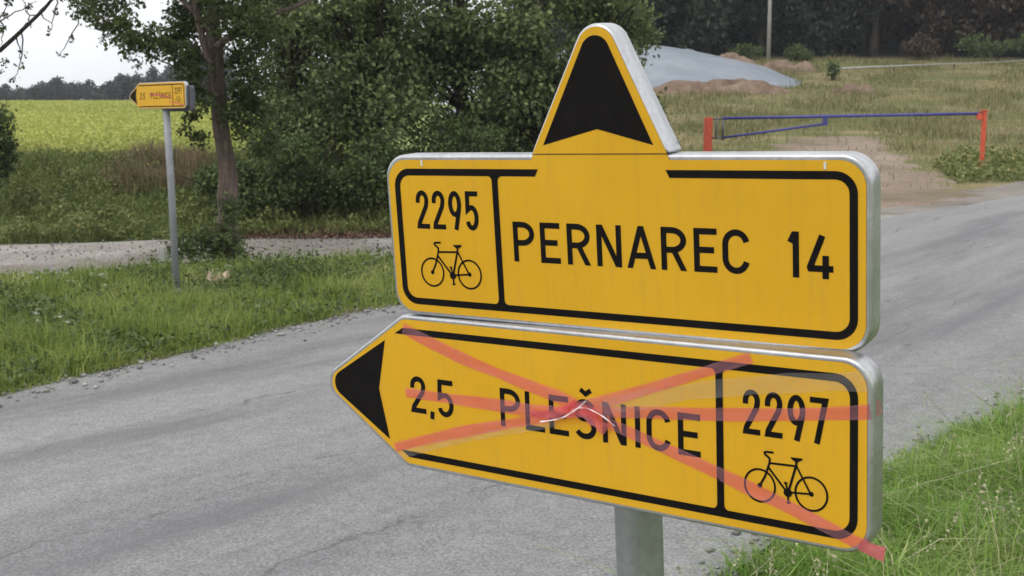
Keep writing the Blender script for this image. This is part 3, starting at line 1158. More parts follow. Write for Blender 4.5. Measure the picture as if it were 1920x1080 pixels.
mb.tube([(.09, 0, zb(.1) - .47), (.36, 0, zb(.36) - .47)], .024, 10)
mb.build('hinge_frame', MAT['gate_grey'], gate, True)

# ------------------------------------------------------------------ utility pole
MAT['concrete'] = plain('pole_concrete', (.36, .35, .33), .85, 0, .12, 6, .2)
px, py = 16.75, 78.0
pz = hz(px, py)
pole = empty('utility_pole', (px, py, pz), 'pale grey utility pole standing before the dark wood', 'pole')
mb = MB()
mb.tube([(0, 0, -.6), (0, 0, 9.5)], [.15, .095], 14)
mb.build('shaft', MAT['concrete'], pole, True)
mb = MB()
mb.box((0, -.12, 9.0), (1.8, .09, .09))
mb.build('crossarm', MAT['gate_grey'], pole)
for k in (-.8, 0, .8):
    mb = MB()
    mb.tube([(k, -.12, 9.04), (k, -.12, 9.1), (k, -.12, 9.13), (k, -.12, 9.22)], [.02, .05, .03, .05], 10)
    mb.build('insulator', MAT['petal'], pole, True)

# ------------------------------------------------------------------ tarpaulin covered heap
MAT['tarp'] = None


def tarp_mat():
    m, n, l, b = mat_new('grey_tarpaulin')
    t = NT(m)
    a = t.noise(.5, 5, .6, t.mapping((.5, 2, 2)))
    c = t.ramp(a, [(.3, (.17, .20, .235)), (.55, (.215, .245, .285)), (.75, (.27, .30, .335))])
    l.new(c, b.inputs['Base Color'])
    b.inputs['Roughness'].default_value = .5
    t.bump(t.noise(1.2, 6, .6, t.mapping((.25, 2.0, 1))), .35, .10, b)
    return m


MAT['tarp'] = tarp_mat()
n_u, n_v = 90, 44
U_, V_ = np.meshgrid(np.linspace(-1, 1, n_u), np.linspace(-1, 1, n_v))
rad = np.sqrt(U_ ** 2 + V_ ** 2)
scl = np.maximum(np.abs(U_), np.abs(V_)) / np.maximum(rad, 1e-6)
Uc, Vc = U_ * scl, V_ * scl
rr_ = np.clip(np.sqrt(Uc ** 2 + Vc ** 2), 0, 1)
MX, MY, RX, RY = 6.0, 66.0, 10.2, 5.2
hx_ = MX + Uc * RX
hy_ = MY + Vc * RY
prof = np.clip(1 - rr_ ** 1.7, 0, 1) * 2.15
wrk = .02 * np.sin(hx_ * 1.3 + hy_ * 2.1) + .02 * np.sin(hx_ * .9 - hy_ * 3.2 + 1) + .10 * np.exp(-((hx_ - 6 - (hy_ - 62) * 1.8) / .8) ** 2) + .09 * np.exp(-((hx_ - 10.5 + (hy_ - 63) * 1.1) / .22) ** 2) + .08 * np.exp(-((hx_ - 8.2 - (hy_ - 63) * .5) / .18) ** 2) - .10 * np.exp(-((hy_ - 62.6 - .12 * (hx_ - 8)) / .3) ** 2)
hz_ = hgt(hx_, hy_) - .05 + prof + wrk * np.clip(prof * 1.5, 0, 1)
heap = empty('covered_heap', (MX, MY, hz(MX, MY)), 'long low heap under a smooth grey blue tarpaulin before the wood', 'heap')
o = link('tarpaulin', grid_mesh('tarpaulin', hx_ - MX, hy_ - MY, hz_ - hz(MX, MY)), MAT['tarp'], heap)


def lump(name, cx_, cy_, rx, ry, h, label, seed):
    n = 46
    u, v_ = np.meshgrid(np.linspace(-1, 1, n), np.linspace(-1, 1, n))
    r = np.random.default_rng(seed)
    X, Y = cx_ + u * rx, cy_ + v_ * ry
    z = np.zeros_like(u)
    for k in range(40):
        a, b = r.uniform(-.8, .8, 2)
        s = r.uniform(.10, .30)
        z += r.uniform(.3, 1) * np.exp(-((u - a) ** 2 + (v_ - b) ** 2) / s ** 2)
    z = np.minimum(z / 1.8, 1.15) * h * np.clip(1.15 - np.maximum(abs(u), abs(v_)) ** 3 * 1.3, 0, 1)
    z += r.normal(0, .035 * h, z.shape) * (z > .05)
    o = link(name, grid_mesh(name, X - cx_, Y - cy_, hgt(X, Y) - .06 + z - hz(cx_, cy_)), MAT['earth'], None, (cx_, cy_, hz(cx_, cy_)))
    return prop(o, label, 'earth heap', 'heaps of dug earth')


lump('earth_heap', 10.4, 61.0, 4.6, 1.2, .62, 'long reddish ridge of dug earth along the front of the tarpaulin heap', 1)
lump('earth_heap', 13.9, 75.0, 1.5, 1.2, .62, 'small reddish earth mound behind the top of the tarpaulin heap', 2)
lump('earth_heap', 16.5, 71.5, 2.0, 1.2, .55, 'tan earth mound at the right tip of the tarpaulin heap', 3)
lump('earth_heap', 17.4, 60.5, 1.3, .8, .45, 'low clump of earth in the meadow right of the tarpaulin heap', 4)

# pale rail and rope at the foot of the wood
MAT['pale'] = plain('pale_wood', (.38, .38, .37), .7, 0, .15, 6)
a_, b_, c_ = at(1560, 129, 70), at(1790, 119, 72), at(1960, 110, 73.5)
fen = empty('rail_fence', (a_[0], a_[1], hz(a_[0], a_[1])), 'thin pale rail continued by a white rope at the foot of the wood', 'fence')
o0 = np.array([a_[0], a_[1], hz(a_[0], a_[1])])
mb = MB()
mb.tube([a_ - o0, (a_ + b_) / 2 - o0, b_ - o0], [.06, .045, .035], 10)
mb.build('rail', MAT['pale'], fen, True)
mb = MB()
mb.tube([b_ - o0, (b_ + c_) / 2 - o0 + [0, 0, -.05], c_ - o0], .02, 8)
mb.build('rope', MAT['pale'], fen, True)
for q in (a_ + (b_ - a_) * .02, (a_ + b_) / 2, b_, c_ - (c_ - b_) * .03):
    mb = MB()
    g = hz(q[0], q[1])
    mb.tube([np.array([q[0], q[1] + .08, min(g, q[2]) - .2]) - o0, np.array([q[0], q[1] + .08, q[2] + .04]) - o0], .04, 8)
    mb.build('stake', MAT['bark_dark'], fen, True)


# ------------------------------------------------------------------ foliage builders
def rand_dirs(n, r):
    v = r.normal(size=(n, 3))
    return v / np.linalg.norm(v, axis=1)[:, None]


def leaf_quads(C, size, r, up=.35):
    """one pointed leaf (two triangles, folded a little) per centre"""
    n = len(C)
    a = rand_dirs(n, r)
    nrm = rand_dirs(n, r)
    nrm[:, 2] += up * np.sign(nrm[:, 2] + .3)
    b = np.cross(nrm, a)
    b /= np.linalg.norm(b, axis=1)[:, None] + 1e-9
    nn = np.cross(a, b)
    s = size * r.uniform(.6, 1.3, n)[:, None]
    p0 = C - a * s * .5
    p1 = C + b * s * .30 + nn * s * .06
    p2 = C + a * s * .5
    p3 = C - b * s * .30 + nn * s * .06
    v = np.stack([p0, p1, p2, p3], 1).reshape(-1, 3)
    i = np.arange(n)[:, None] * 4
    q = np.concatenate([i, i + 1, i + 2, i + 3], 1)
    return v, q


def clump_points(centre, radii, n, r, sub=40, sig=.16, shell=.5):
    k = max(1, n // sub)
    d = rand_dirs(k, r) * (r.uniform(0, 1, k) ** shell)[:, None]
    cc = np.asarray(centre)[None] + d * np.asarray(radii)[None]
    pick = r.integers(0, k, n)
    return cc[pick] + r.normal(0, sig, (n, 3)) * np.array([1, 1, .75])


def crown_mesh(name, clumps, size, r, sub=40, sig=.16, origin=(0, 0, 0)):
    pts = [clump_points(c, rd, n, r, sub, sig) for c, rd, n in clumps]
    P = np.concatenate(pts) - np.asarray(origin)
    v, q = leaf_quads(P, size, r)
    return np_mesh(name, v, q)


def trunk_into(mb, path, r0, r1, r, n=10, wobble=.04, k=10):
    p = resample(path, k)
    p[1:-1] += r.normal(0, wobble, p[1:-1].shape) * [1, 1, .3]
    rad = np.linspace(r0, r1, k)
    mb.tube([tuple(q) for q in p], list(rad), n)


def branches(mb, base, ends, r0, r, n=7):
    for e in ends:
        b = np.asarray(base, float)
        e = np.asarray(e, float)
        mid = (b + e) / 2 + r.normal(0, .12, 3) + [0, 0, .15]
        trunk_into(mb, [b, mid, e], r0, r0 * .22, r, n, .03, 7)


def tree(name, base, height, clumps, leafmat, barkmat, size, label, group, seed, r0=.16, lean=(0, 0), sub=40, sig=.16, splits=None, dead=0):
    """clumps in coordinates relative to the base"""
    r = np.random.default_rng(seed)
    t = empty(name, base, label, 'tree', group)
    mb = MB()
    top = np.array([lean[0], lean[1], height])
    pth = [np.array([0, 0, -.3]), np.array([0, 0, .0]), top * .45 + r.normal(0, .06, 3), top]
    rp = resample(pth, 12)
    rp[2:-1, :2] += r.normal(0, .03, (9, 2))
    rad = r0 * (1 - .75 * np.linspace(0, 1, 12)) * np.where(np.arange(12) < 2, 1.25, 1)
    mb.tube([tuple(q) for q in rp], list(rad), 12)
    for c, rd, n_ in clumps:
        c = np.asarray(c, float)
        zz = np.clip(c[2] * .6, height * .15, height * .85)
        b = np.array([np.interp(zz, rp[:, 2], rp[:, k]) for k in range(3)])
        branches(mb, b, [c + r.normal(0, .35, 3) * np.asarray(rd) for _ in range(3)], r0 * .34, r)
    mb.build('trunk', barkmat, t, True)
    link('crown', crown_mesh('crown', clumps, size, r, sub, sig), leafmat, t)
    return t


def copy_tree(o, loc, rz, sc_, label=None):
    c = o.copy()
    COL.objects.link(c)
    c.location = loc
    c.rotation_euler = (0, 0, rz)
    c.scale = (sc_[0], sc_[0], sc_[1])
    if label:
        c['label'] = label
    for ch in o.children:
        d = ch.copy()
        COL.objects.link(d)
        d.parent = c
    return c


# ------------------------------------------------------------------ the near tree beside the far sign
r = np.random.default_rng(101)
TB = np.array([-4.29, 17.45, hz(-4.29, 17.45)])
near = empty('roadside_tree', TB, 'leaning rough-barked tree standing beside the far yellow sign', 'tree')
mb = MB()
tp = [TB + [0, 0, -.3], TB + [0, 0, .0], at(428, 400, 17.5), at(424, 300, 17.5), at(412, 200, 17.5), at(404, 100, 17.5), at(398, 10, 17.6), at(402, -160, 17.7), at(415, -420, 17.9)]
pr_ = [.22, .165, .128, .115, .118, .115, .11, .09, .05]
pth = resample(np.array(tp), 30)
rad = np.interp(np.linspace(0, 1, 30), np.linspace(0, 1, len(pr_)), pr_)
pth[3:-1, :2] += r.normal(0, .012, (26, 2))
mb.tube([tuple(q - TB) for q in pth], list(rad * (1 + r.normal(0, .04, 30))), 16)
# a second stem grown along the first and the limbs to the left
trunk_into(mb, [at(414, 230, 17.4) - TB, at(405, 190, 17.35) - TB, at(392, 120, 17.3) - TB, at(370, 20, 17.2) - TB, at(330, -120, 17.0) - TB], .07, .03, r, 10, .01)
for path, a, b in (([(400, 120), (350, 80), (280, 70), (200, 40), (150, 5)], .035, .008),
                   ([(398, 60), (350, 10), (270, -60), (160, -90)], .045, .012),
                   ([(404, 90), (470, 40), (560, 10), (640, -40)], .06, .02),
                   ([(410, 180), (340, 130), (290, 110)], .03, .008),
                   ([(400, 0), (330, -90), (220, -150)], .06, .02)):
    trunk_into(mb, [at(u, v_, 17.2 + .2 * i) - TB for i, (u, v_) in enumerate(path)], a, b, r, 8, .02, 12)
mb.build('trunk', MAT['bark'], near, True)
cl = []
for (u, v_, ru, n_) in ((150, 8, 18, 120), (165, 22, 22, 200), (190, 32, 26, 300), (185, 4, 26, 260), (220, 55, 30, 420), (222, 15, 22, 200), (250, 75, 26, 380), (238, 40, 20, 180), (275, 82, 24, 340), (285, 60, 16, 110), (310, 88, 26, 420),
                        (262, 8, 12, 50), (330, 66, 26, 420), (345, 100, 26, 420), (340, 22, 28, 420), (362, 50, 34, 640), (372, 10, 34, 640), (375, 100, 30, 520), (330, 118, 14, 90), (285, 108, 10, 60), (365, 140, 22, 260), (372, 175, 16, 150),
                        (430, 30, 55, 1300), (450, 110, 45, 1000), (480, 60, 60, 1300), (455, 180, 36, 600), (452, 240, 24, 260),
                        (300, -60, 60, 900), (400, -70, 90, 2200), (200, -70, 60, 800), (500, -60, 100, 2400), (330, -180, 120, 2600), (460, -200, 130, 2600),
                        (352, 150, 24, 260), (385, 190, 18, 200), (345, 185, 14, 110), (470, 150, 40, 700), (475, 215, 40, 700), (500, 270, 36, 500), (440, 215, 22, 220), (362, 215, 16, 150), (372, 262, 16, 150), (345, 245, 10, 60), (236, 108, 8, 40), (196, 84, 8, 24), (260, 122, 7, 24)):
    Y = 17.3 + r.uniform(-.7, .9)
    c = at(u, v_, Y) - TB
    k = ru / 2200 * Y
    cl.append((c, (k, k * 1.2, k * .8), n_))
link('crown', crown_mesh('crown', cl, .072, r, 14, .06), MAT['leaf_near'], near)
# suckers at its foot
link('sucker_shoots', crown_mesh('sucker_shoots', [((0.0, -.15, .32), (.32, .25, .34), 900), ((-.5, -.3, .25), (.35, .3, .22), 900), ((.1, -.1, .8), (.16, .16, .35), 420), ((.05, -.05, .15), (.4, .3, .1), 400)], .07, r, 16, .07), MAT['leaf_bush'], near)

# ------------------------------------------------------------------ tree leaning in at the left edge
r = np.random.default_rng(55)
LB = np.array([-8.6, 15.6, hz(-8.6, 15.6)])
lt = empty('overhanging_tree', LB, 'sparse drooping tree reaching in at the upper left corner', 'tree')
mb = MB()
trunk_into(mb, [LB * 0 + [0, 0, -.3], np.array([0.1, 0, 1.5]), np.array([.5, 0, 3.2]), np.array([.6, 0, 6.5])], .16, .05, r, 12, .03, 14)
limb = [at(-300, 250, 15.6) - LB, at(-120, 160, 15.5) - LB, at(0, 96, 15.4) - LB, at(60, 40, 15.3) - LB, at(105, -10, 15.2) - LB, at(150, -70, 15.1) - LB]
limb[0] = np.array([.35, 0, 2.2])
trunk_into(mb, limb, .05, .014, r, 8, .008, 14)
twigs = [[(58, 42), (75, 20), (90, 8), (130, -20)], [(0, 40), (20, 28), (70, 2)], [(-20, 60), (4, 30), (22, -8)], [(40, 60), (42, 90), (36, 130), (20, 150)], [(30, 70), (38, 90), (38, 112)],
         [(105, -5), (104, 20), (98, 45), (92, 60)], [(140, -10), (150, 40), (130, 75), (108, 106)], [(58, 45), (50, 12), (36, -8)], [(0, 40), (8, 55), (2, 85)], [(70, 30), (55, 28), (46, 12)], [(-20, 110), (2, 118), (14, 112)], [(75, 20), (82, 34), (98, 46)]]
for tw in twigs:
    trunk_into(mb, [at(u, v_, 15.4) - LB for u, v_ in tw], .011, .004, r, 5, .01, 8)
trunk_into(mb, [np.array([.5, 0, 3.2]), at(-60, 20, 15.4) - LB, at(20, -60, 15.4) - LB, at(140, -20, 15.3) - LB], .045, .012, r, 7, .02, 12)
mb.build('trunk', MAT['bark_dark'], lt, True)
cl = []
for (u, v_, ru, n_) in ((2, 50, 9, 40), (4, 28, 7, 26), (38, 92, 6, 10), (36, 120, 6, 12), (24, 146, 7, 14), (100, 24, 7, 12), (94, 56, 5, 8), (130, 70, 7, 14), (112, 100, 5, 8), (6, 120, 8, 14), (2, 132, 5, 8), (132, 4, 8, 14), (52, 12, 10, 14), (18, 8, 12, 20), (60, 46, 8, 10),
                        (-120, 20, 60, 700), (-220, -40, 90, 1400), (-60, -80, 60, 700), (60, -80, 50, 300), (-200, 140, 60, 600)):
    c = at(u, v_, 15.4) - LB
    k = ru / 2200 * 15.4
    cl.append((c, (k, k, k), n_))
link('crown', crown_mesh('crown', cl, .06, r, 8, .035), MAT['leaf_near'], lt)

# ------------------------------------------------------------------ hedge of trees behind the dirt track
HEDGE = [(-4.55, 25.2, 6.6, 'slender tree at the left end of the dark hedge, just right of the leaning trunk'),
         (-2.9, 24.6, 7.2, 'dense dark tree of the hedge, second from its left end'),
         (-1.1, 25.6, 7.6, 'tall dark tree in the middle of the hedge, left above the upper sign panel'),
         (.55, 25.0, 7.2, 'dark tree of the hedge directly left of the black arrow plate'),
         (1.85, 25.8, 7.0, 'loose tree at the right end of the hedge, behind the black arrow plate')]
for i, (x, y, h, lab) in enumerate(HEDGE):
    r = np.random.default_rng(300 + i)
    z = hz(x, y)
    cl = []
    for k in range(22):
        zz = r.uniform(.6, h) if k < 15 else r.uniform(.3, 3.0)
        w = 1.15 if i < 4 else .8
        cl.append((np.array([r.normal(0, w * .5), r.normal(0, .6), zz]), (r.uniform(.6, 1.0) * w, r.uniform(.6, .9), r.uniform(.5, .8)), 1300))
    tree('hedge_tree', (x, y, z), h, cl, MAT['leaf_hedge'], MAT['bark_dark'], .115, lab, 'trees of the hedge behind the dirt track', 400 + i, .15, (r.uniform(-.4, .4), r.uniform(-.3, .3)), 22, .13)
# bushes at its foot and on the bank
BUSH = [(-5.2, 22.6, .75, .7, 1.0, 'low green bush under the left end of the hedge'),
        (-3.9, 22.4, .9, .7, 1.5, 'leafy shrub at the foot of the hedge, between leaning trunk and sign panel'),
        (-2.6, 22.6, .95, .7, 1.7, 'dark shrub at the foot of the hedge, just left of the upper sign panel'),
        (-.9, 22.9, 1.2, .8, 1.8, 'dark shrub at the foot of the hedge, hidden largely by the upper sign panel'),
        (2.9, 26.6, .7, .6, 2.4, 'thin twiggy shrub at the right end of the hedge beside the arrow plate'),
        (-9.95, 22.4, .6, .8, 2.25, 'dark bush at the left edge before the flowering field')]
for i, (x, y, rx, ry, h, lab) in enumerate(BUSH):
    r = np.random.default_rng(500 + i)
    z = hz(x, y)
    b = empty('bush', (x, y, z), lab, 'bush', 'bushes along the hedge and bank')
    mb = MB()
    for k in range(7):
        e = np.array([r.normal(0, rx * .6), r.normal(0, ry * .5), h * r.uniform(.6, 1.05)])
        trunk_into(mb, [np.array([0, 0, -.1]), e * [.4, .4, .5], e], .022, .006, r, 6, .03, 7)
    mb.build('stems', MAT['bark_dark'], b, True)
    cl = [(np.array([r.normal(0, rx * .45), r.normal(0, ry * .4), h * r.uniform(.25, .85)]), (rx * .55, ry * .5, h * .26), 420 if i == 4 else 900) for k in range(9)]
    link('crown', crown_mesh('crown', cl, .085, r, 18, .085), MAT['leaf_bush'] if i != 4 else MAT['leaf_hedge'], b)

# ------------------------------------------------------------------ wood on the right
r = np.random.default_rng(900)
protos = []
for k, (lm, col) in enumerate(((MAT['leaf_forest'], 0), (MAT['leaf_forest'], 0), (MAT['leaf_brown'], 1), (MAT['leaf_brown'], 1))):
    cl = []
    for q in range(20):
        zz = r.uniform(1.6 if k % 2 else .8, 13)
        w = np.interp(zz, [0, 4, 9, 14], [2.2, 3.0, 2.6, 1.0])
        cl.append((np.array([r.normal(0, w * .5), r.normal(0, w * .5), zz]), (w * .55, w * .55, 1.2), 420))
    lab = 'dark bluish green tree in the wood on the right' if col == 0 else 'brownish tree in the wood at the upper right'
    t = tree('wood_tree', (0, 0, 0), 13, cl, lm, MAT['bark_dark'], .38, lab, 'dark green trees of the wood' if col == 0 else 'brownish trees of the wood', 950 + k, .28, (.3, 0), 24, .34)
    protos.append(t)
spots = []
for k, x in enumerate(np.linspace(5, 40, 13)):
    spots.append((x + r.uniform(-.8, .8), 82 + r.uniform(-2, 3), k))
for k, x in enumerate(np.linspace(3, 46, 12)):
    spots.append((x + r.uniform(-1, 1), 90 + r.uniform(-2, 3), k + 50))
for k, x in enumerate(np.linspace(0, 52, 12)):
    spots.append((x + r.uniform(-1, 1), 98 + r.uniform(-2, 3), k + 80))
used = set()
for x, y, k in spots:
    u = 960 + x / y * 2200
    brown = u > 1560 and (r.uniform() < .75)
    p = (2 if brown else 0) + int(r.integers(0, 2))
    sc_ = (r.uniform(.9, 1.2), r.uniform(.9, 1.15))
    loc = (x, y, hz(x, y) - .1)
    if p not in used:
        used.add(p)
        protos[p].location = loc
        protos[p].scale = (sc_[0], sc_[0], sc_[1])
    else:
        copy_tree(protos[p], loc, r.uniform(0, 6.28), sc_)
for k, t in enumerate(protos):
    if k not in used:
        for ch in list(t.children):
            bpy.data.objects.remove(ch)
        bpy.data.objects.remove(t)
ORD = ('first', 'second', 'third', 'fourth', 'fifth', 'sixth', 'seventh', 'eighth', 'ninth', 'tenth', 'eleventh', 'twelfth', 'thirteenth')
front = sorted([o for o in COL.objects if o.name.startswith('wood_tree') and o.location.y < 86.5 and 1200 < 960 + o.location.x / o.location.y * 2200 < 1930], key=lambda o: o.location.x / o.location.y)
for k, o in enumerate(front[:13]):
    tone = 'brownish' if 'brown' in o['group'] else 'dark green'
    o['label'] = tone + ' tree, ' + ORD[k] + ' from the left in the front row of the wood'
# shrubs along the edge of the wood
WSH = [(31.5, 77.5, 2.4, 1.6, 'green shrub at the right edge before the wood'), (26.6, 78.5, 1.6, 1.7, 'pinkish brown shrub before the wood near the right edge'), (18.3, 77.2, 1.1, 1.1, 'small green shrub right of the utility pole'), (15.2, 78.4, 1.1, .9, 'small green shrub left of the utility pole'),
       (17.9, 66.5, .28, 1.15, 'little green sapling at the right tip of the tarpaulin heap')]
for i, (x, y, w, h, lab) in enumerate(WSH):
    rr2 = np.random.default_rng(700 + i)
    b = empty('bush', (x, y, hz(x, y)), lab, 'bush', 'bushes at the edge of the wood')
    mb = MB()
    for k in range(5):
        e = np.array([rr2.normal(0, w * .4), rr2.normal(0, w * .3), h * rr2.uniform(.6, 1)])
        trunk_into(mb, [np.array([0, 0, -.1]), e * .5, e], .04, .01, rr2, 6, .03, 6)
    mb.build('stems', MAT['bark_dark'], b, True)
    cl = [(np.array([rr2.normal(0, w * .4), rr2.normal(0, w * .3), h * rr2.uniform(.3, .8)]), (w * .5, w * .45, h * .3), 260 if w > .4 else 45) for k in range(6)]
    link('crown', crown_mesh('crown', cl, .2, rr2, 16, .16), MAT['leaf_brown'] if i == 1 else MAT['leaf_bush'], b)

# ------------------------------------------------------------------ far trees beyond the field
r = np.random.default_rng(77)
fp = []
for k in range(3):
    cl = []
    for q in range(16):
        zz = r.uniform(1.0, 10)
        w = np.interp(zz, [0, 3, 7, 11], [2.8, 3.6, 2.8, .8]) * (1.0 if k < 2 else .6)
        cl.append((np.array([r.normal(0, w * .5), r.normal(0, w * .5), zz]), (w * .6, w * .6, 1.2), 190))
    fp.append(tree('skyline_tree', (0, 0, 0), 10, cl, MAT['leaf_far'], MAT['bark_dark'], .75, 'small dark tree in the far row on the skyline behind the field', 'far trees on the skyline', 600 + k, .25, (0, 0), 16, .4))
n_far = 0
for k, u in enumerate(np.linspace(-60, 420, 30)):
    Y = 262 + r.uniform(-14, 14)
    x = (u + r.uniform(-8, 8) - 960) / 2200 * Y
    top = np.interp(u, [-60, 20, 60, 120, 150, 190, 230, 300, 420], [176, 172, 166, 160, 155, 168, 160, 148, 120]) + r.uniform(-5, 5)
    zt = float(at(u, top, Y)[2])
    zb_ = hz(x, Y) - .5
    s = max(.3, (zt - zb_) / 9.6)
    p = int(r.integers(0, 3))
    if n_far < 3:
        p = n_far
        o = fp[p]
        o.location = (x, Y, zb_)
        o.scale = (s * 1.05, s * 1.05, s)
    else:
        copy_tree(fp[p], (x, Y, zb_), r.uniform(0, 6.28), (s * r.uniform(.9, 1.2), s))
    n_far += 1


# ------------------------------------------------------------------ grass and ground cover
def blades(P, h, w, r, lean=.5, curve=.5):
    """curved grass blades: 5 vertices, 3 triangles each"""
    n = len(P)
    an = r.uniform(0, 2 * math.pi, n)
    d = np.stack([np.cos(an), np.sin(an), np.zeros(n)], 1)
    fa = r.uniform(0, 2 * math.pi, n)
    side = np.stack([np.cos(fa), np.sin(fa), np.zeros(n)], 1)
    pt_ = 1 + .38 * np.sin(P[:, 0] * 1.9 + 1.6 * np.sin(P[:, 1] * 1.3)) * np.sin(P[:, 1] * 2.3 + .9) + .22 * np.sin(P[:, 0] * 5.3 + P[:, 1] * 4.1)
    hh_ = (h * pt_ * r.uniform(.4, 1.25, n))[:, None]
    ln = (np.abs(r.normal(0, lean, n)))[:, None]
    ww = (w * r.uniform(.6, 1.3, n))[:, None]
    mid = P + d * hh_ * ln * .35 + np.array([0, 0, 1]) * hh_ * .58
    tip = P + d * hh_ * ln * (1 + curve) + np.array([0, 0, 1]) * hh_ * np.clip(1 - .35 * ln, .35, 1)
    v = np.stack([P - side * ww / 2, P + side * ww / 2, mid + side * ww * .42, mid - side * ww * .42, tip], 1).reshape(-1, 3)
    i = np.arange(n)[:, None] * 5
    q = np.concatenate([i, i + 1, i + 2, i + 3], 1)
    t = np.concatenate([i + 3, i + 2, i + 4], 1)
    return v, [q, t]


def inside(px_, py_, poly):
    poly = np.asarray(poly)
    res = np.zeros(len(px_), bool)
    j = len(poly) - 1
    for i in range(len(poly)):
        xi, yi = poly[i]
        xj, yj = poly[j]
        c = ((yi > py_) != (yj > py_)) & (px_ < (xj - xi) * (py_ - yi) / (yj - yi + 1e-12) + xi)
        res ^= c
        j = i
    return res


def scatter(poly, n, r, clump=0.0, dens=None):
    poly = np.asarray(poly, float)
    lo, hi = poly.min(0), poly.max(0)
    out = []
    tot = 0
    while tot < n:
        q = r.uniform(lo, hi, (n * 2, 2))
        if clump:
            f = .5 + .25 * (np.sin(q[:, 0] * 3.1 + 1.3 * np.sin(q[:, 1] * 2.3)) + np.sin(q[:, 1] * 3.7 + 1.1 * np.sin(q[:, 0] * 2.9 + 1)))
            q = q[r.uniform(0, 1, len(q)) < (1 - clump) + clump * f]
        if dens is not None:
            q = q[r.uniform(0, 1, len(q)) < dens(q[:, 0], q[:, 1])]
        q = q[inside(q[:, 0], q[:, 1], poly)]
        out.append(q)
        tot += len(q)
    q = np.concatenate(out)[:n]
    return np.column_stack([q, hgt(q[:, 0], q[:, 1])])


def stuff(name, v, f, mat, label, cat):
    o = link(name, np_mesh(name, v, f), mat)
    return prop(o, label, cat, None, 'stuff')


def merge(parts):
    V, Q, T = [], [], []
    n = 0
    for v, fs in parts:
        V.append(v)
        for f in fs:
            (Q if f.shape[1] == 4 else T).append(f + n)
        n += len(v)
    out = []
    if Q:
        out.append(np.concatenate(Q))
    if T:
        out.append(np.concatenate(T))
    return np.concatenate(V), out


# tall grass at the right, between road and camera
r = np.random.default_rng(21)
edge = rr[(rr[:, 1] > -3) & (rr[:, 1] < 22)]
polyR = np.concatenate([edge + [.20, -.18], [[24, 20], [24, -3]]])
near_d = lambda x, y: np.where((x < .47 * y + 1.0) & (y > 3.6), np.clip(70 / np.maximum(y, 4) ** 2, 0, 1), .04)
parts = []
P = scatter(polyR, 100000, r, .3, near_d)
parts.append(blades(P, .22, .0080, r, .75, .8))
P = scatter(polyR, 22000, r, .6, near_d)
parts.append(blades(P, .36, .0065, r, .85, 1.1))
bandR = np.concatenate([edge + [-.03, .03], (edge + [.32, -.28])[::-1]])
P = scatter(bandR, 12000, r, .5, near_d)
parts.append(blades(P, .09, .006, r, .9, .6))
v, f = merge(parts)
stuff('verge_grass', v, f, MAT['grass_r'], 'lush tall green grass on the verge at the lower right', 'grass')
# dry panicles
P = scatter(polyR, 170, r, .5, near_d)
st_, pan = [], []
for p in P:
    h = r.uniform(.35, .62)
    ln = r.uniform(.05, .28)
    an = r.uniform(0, 6.28)
    d = np.array([math.cos(an), math.sin(an), 0])
    tip = p + d * ln * h * 1.3 + [0, 0, h]
    st_.append((p, d, h, tip))
    k = 26
    tt = r.uniform(0, 1, k)[:, None]
    pan.append(tip - (np.array([0, 0, 1]) * .13 - d * .05) * tt + r.normal(0, .010, (k, 3)) * (0.4 + tt))
v1, f1 = blades(scatter(polyR, 5200, r, .6, near_d), .33, .0048, r, 1.0, 1.1)
n_s = len(st_)
tips = np.array([s[3] for s in st_])
base = np.array([s[0] for s in st_])
side = np.tile([.0014, 0, 0], (n_s, 1))
mid = (base + tips) / 2 + [0, 0, .05]
vv = np.stack([base - side, base + side, mid + side, mid - side, tips + side * .6, tips - side * .6], 1).reshape(-1, 3)
ii = np.arange(n_s)[:, None] * 6
q1 = np.concatenate([ii, ii + 1, ii + 2, ii + 3], 1)
q2 = np.concatenate([ii + 3, ii + 2, ii + 4, ii + 5], 1)
lv, lq = leaf_quads(np.concatenate(pan), .014, r, .1)
v, f = merge([(vv, [q1, q2]), (lv, [lq]), (v1, f1)])
stuff('seed_heads', v, f, MAT['seed'], 'pale dry seed heads standing above the tall verge grass', 'grass')

# grass strip between road and dirt track
r = np.random.default_rng(22)
eL = rl[(rl[:, 1] > 2) & (rl[:, 0] < 2.4)]
tN = tn[(tn[:, 0] > -13) & (tn[:, 0] < 1.2)]
polyL = np.concatenate([eL + [.0, .0], (tN + [0, -.45])[::-1]])
parts = []
dl = lambda x, y: np.where((x > -.47 * y - .6) & (y > 7.5), np.clip(110 / np.maximum(y, 6) ** 2, .3, 1), .05)
P = scatter(polyL, 70000, r, .45, dl)
patch = .75 + .5 * np.sin(P[:, 0] * 1.7 + 1.2 * np.sin(P[:, 1] * 1.3)) * np.sin(P[:, 1] * 1.9 + .7)
v_, f_ = blades(P, .15, .009, r, .5, .6)
parts.append((v_, f_))
P = scatter(polyL, 14000, r, .75, dl)
parts.append(blades(P, .27, .008, r, .45, .8))
bandL = np.concatenate([eL + [.07, -.05], (eL + [-.28, .22])[::-1]])
P = scatter(bandL, 9000, r, .55, dl)
parts.append(blades(P, .10, .009, r, .8, .5))
bandT = np.concatenate([tN + [0, .02], (tN + [0, -.5])[::-1]])
P = scatter(bandT, 3500, r, .6)
parts.append(blades(P, .09, .010, r, .7, .6))
v, f = merge(parts)
stuff('strip_grass', v, f, MAT['grass_l'], 'short mown green grass between the road and the dirt track', 'grass')
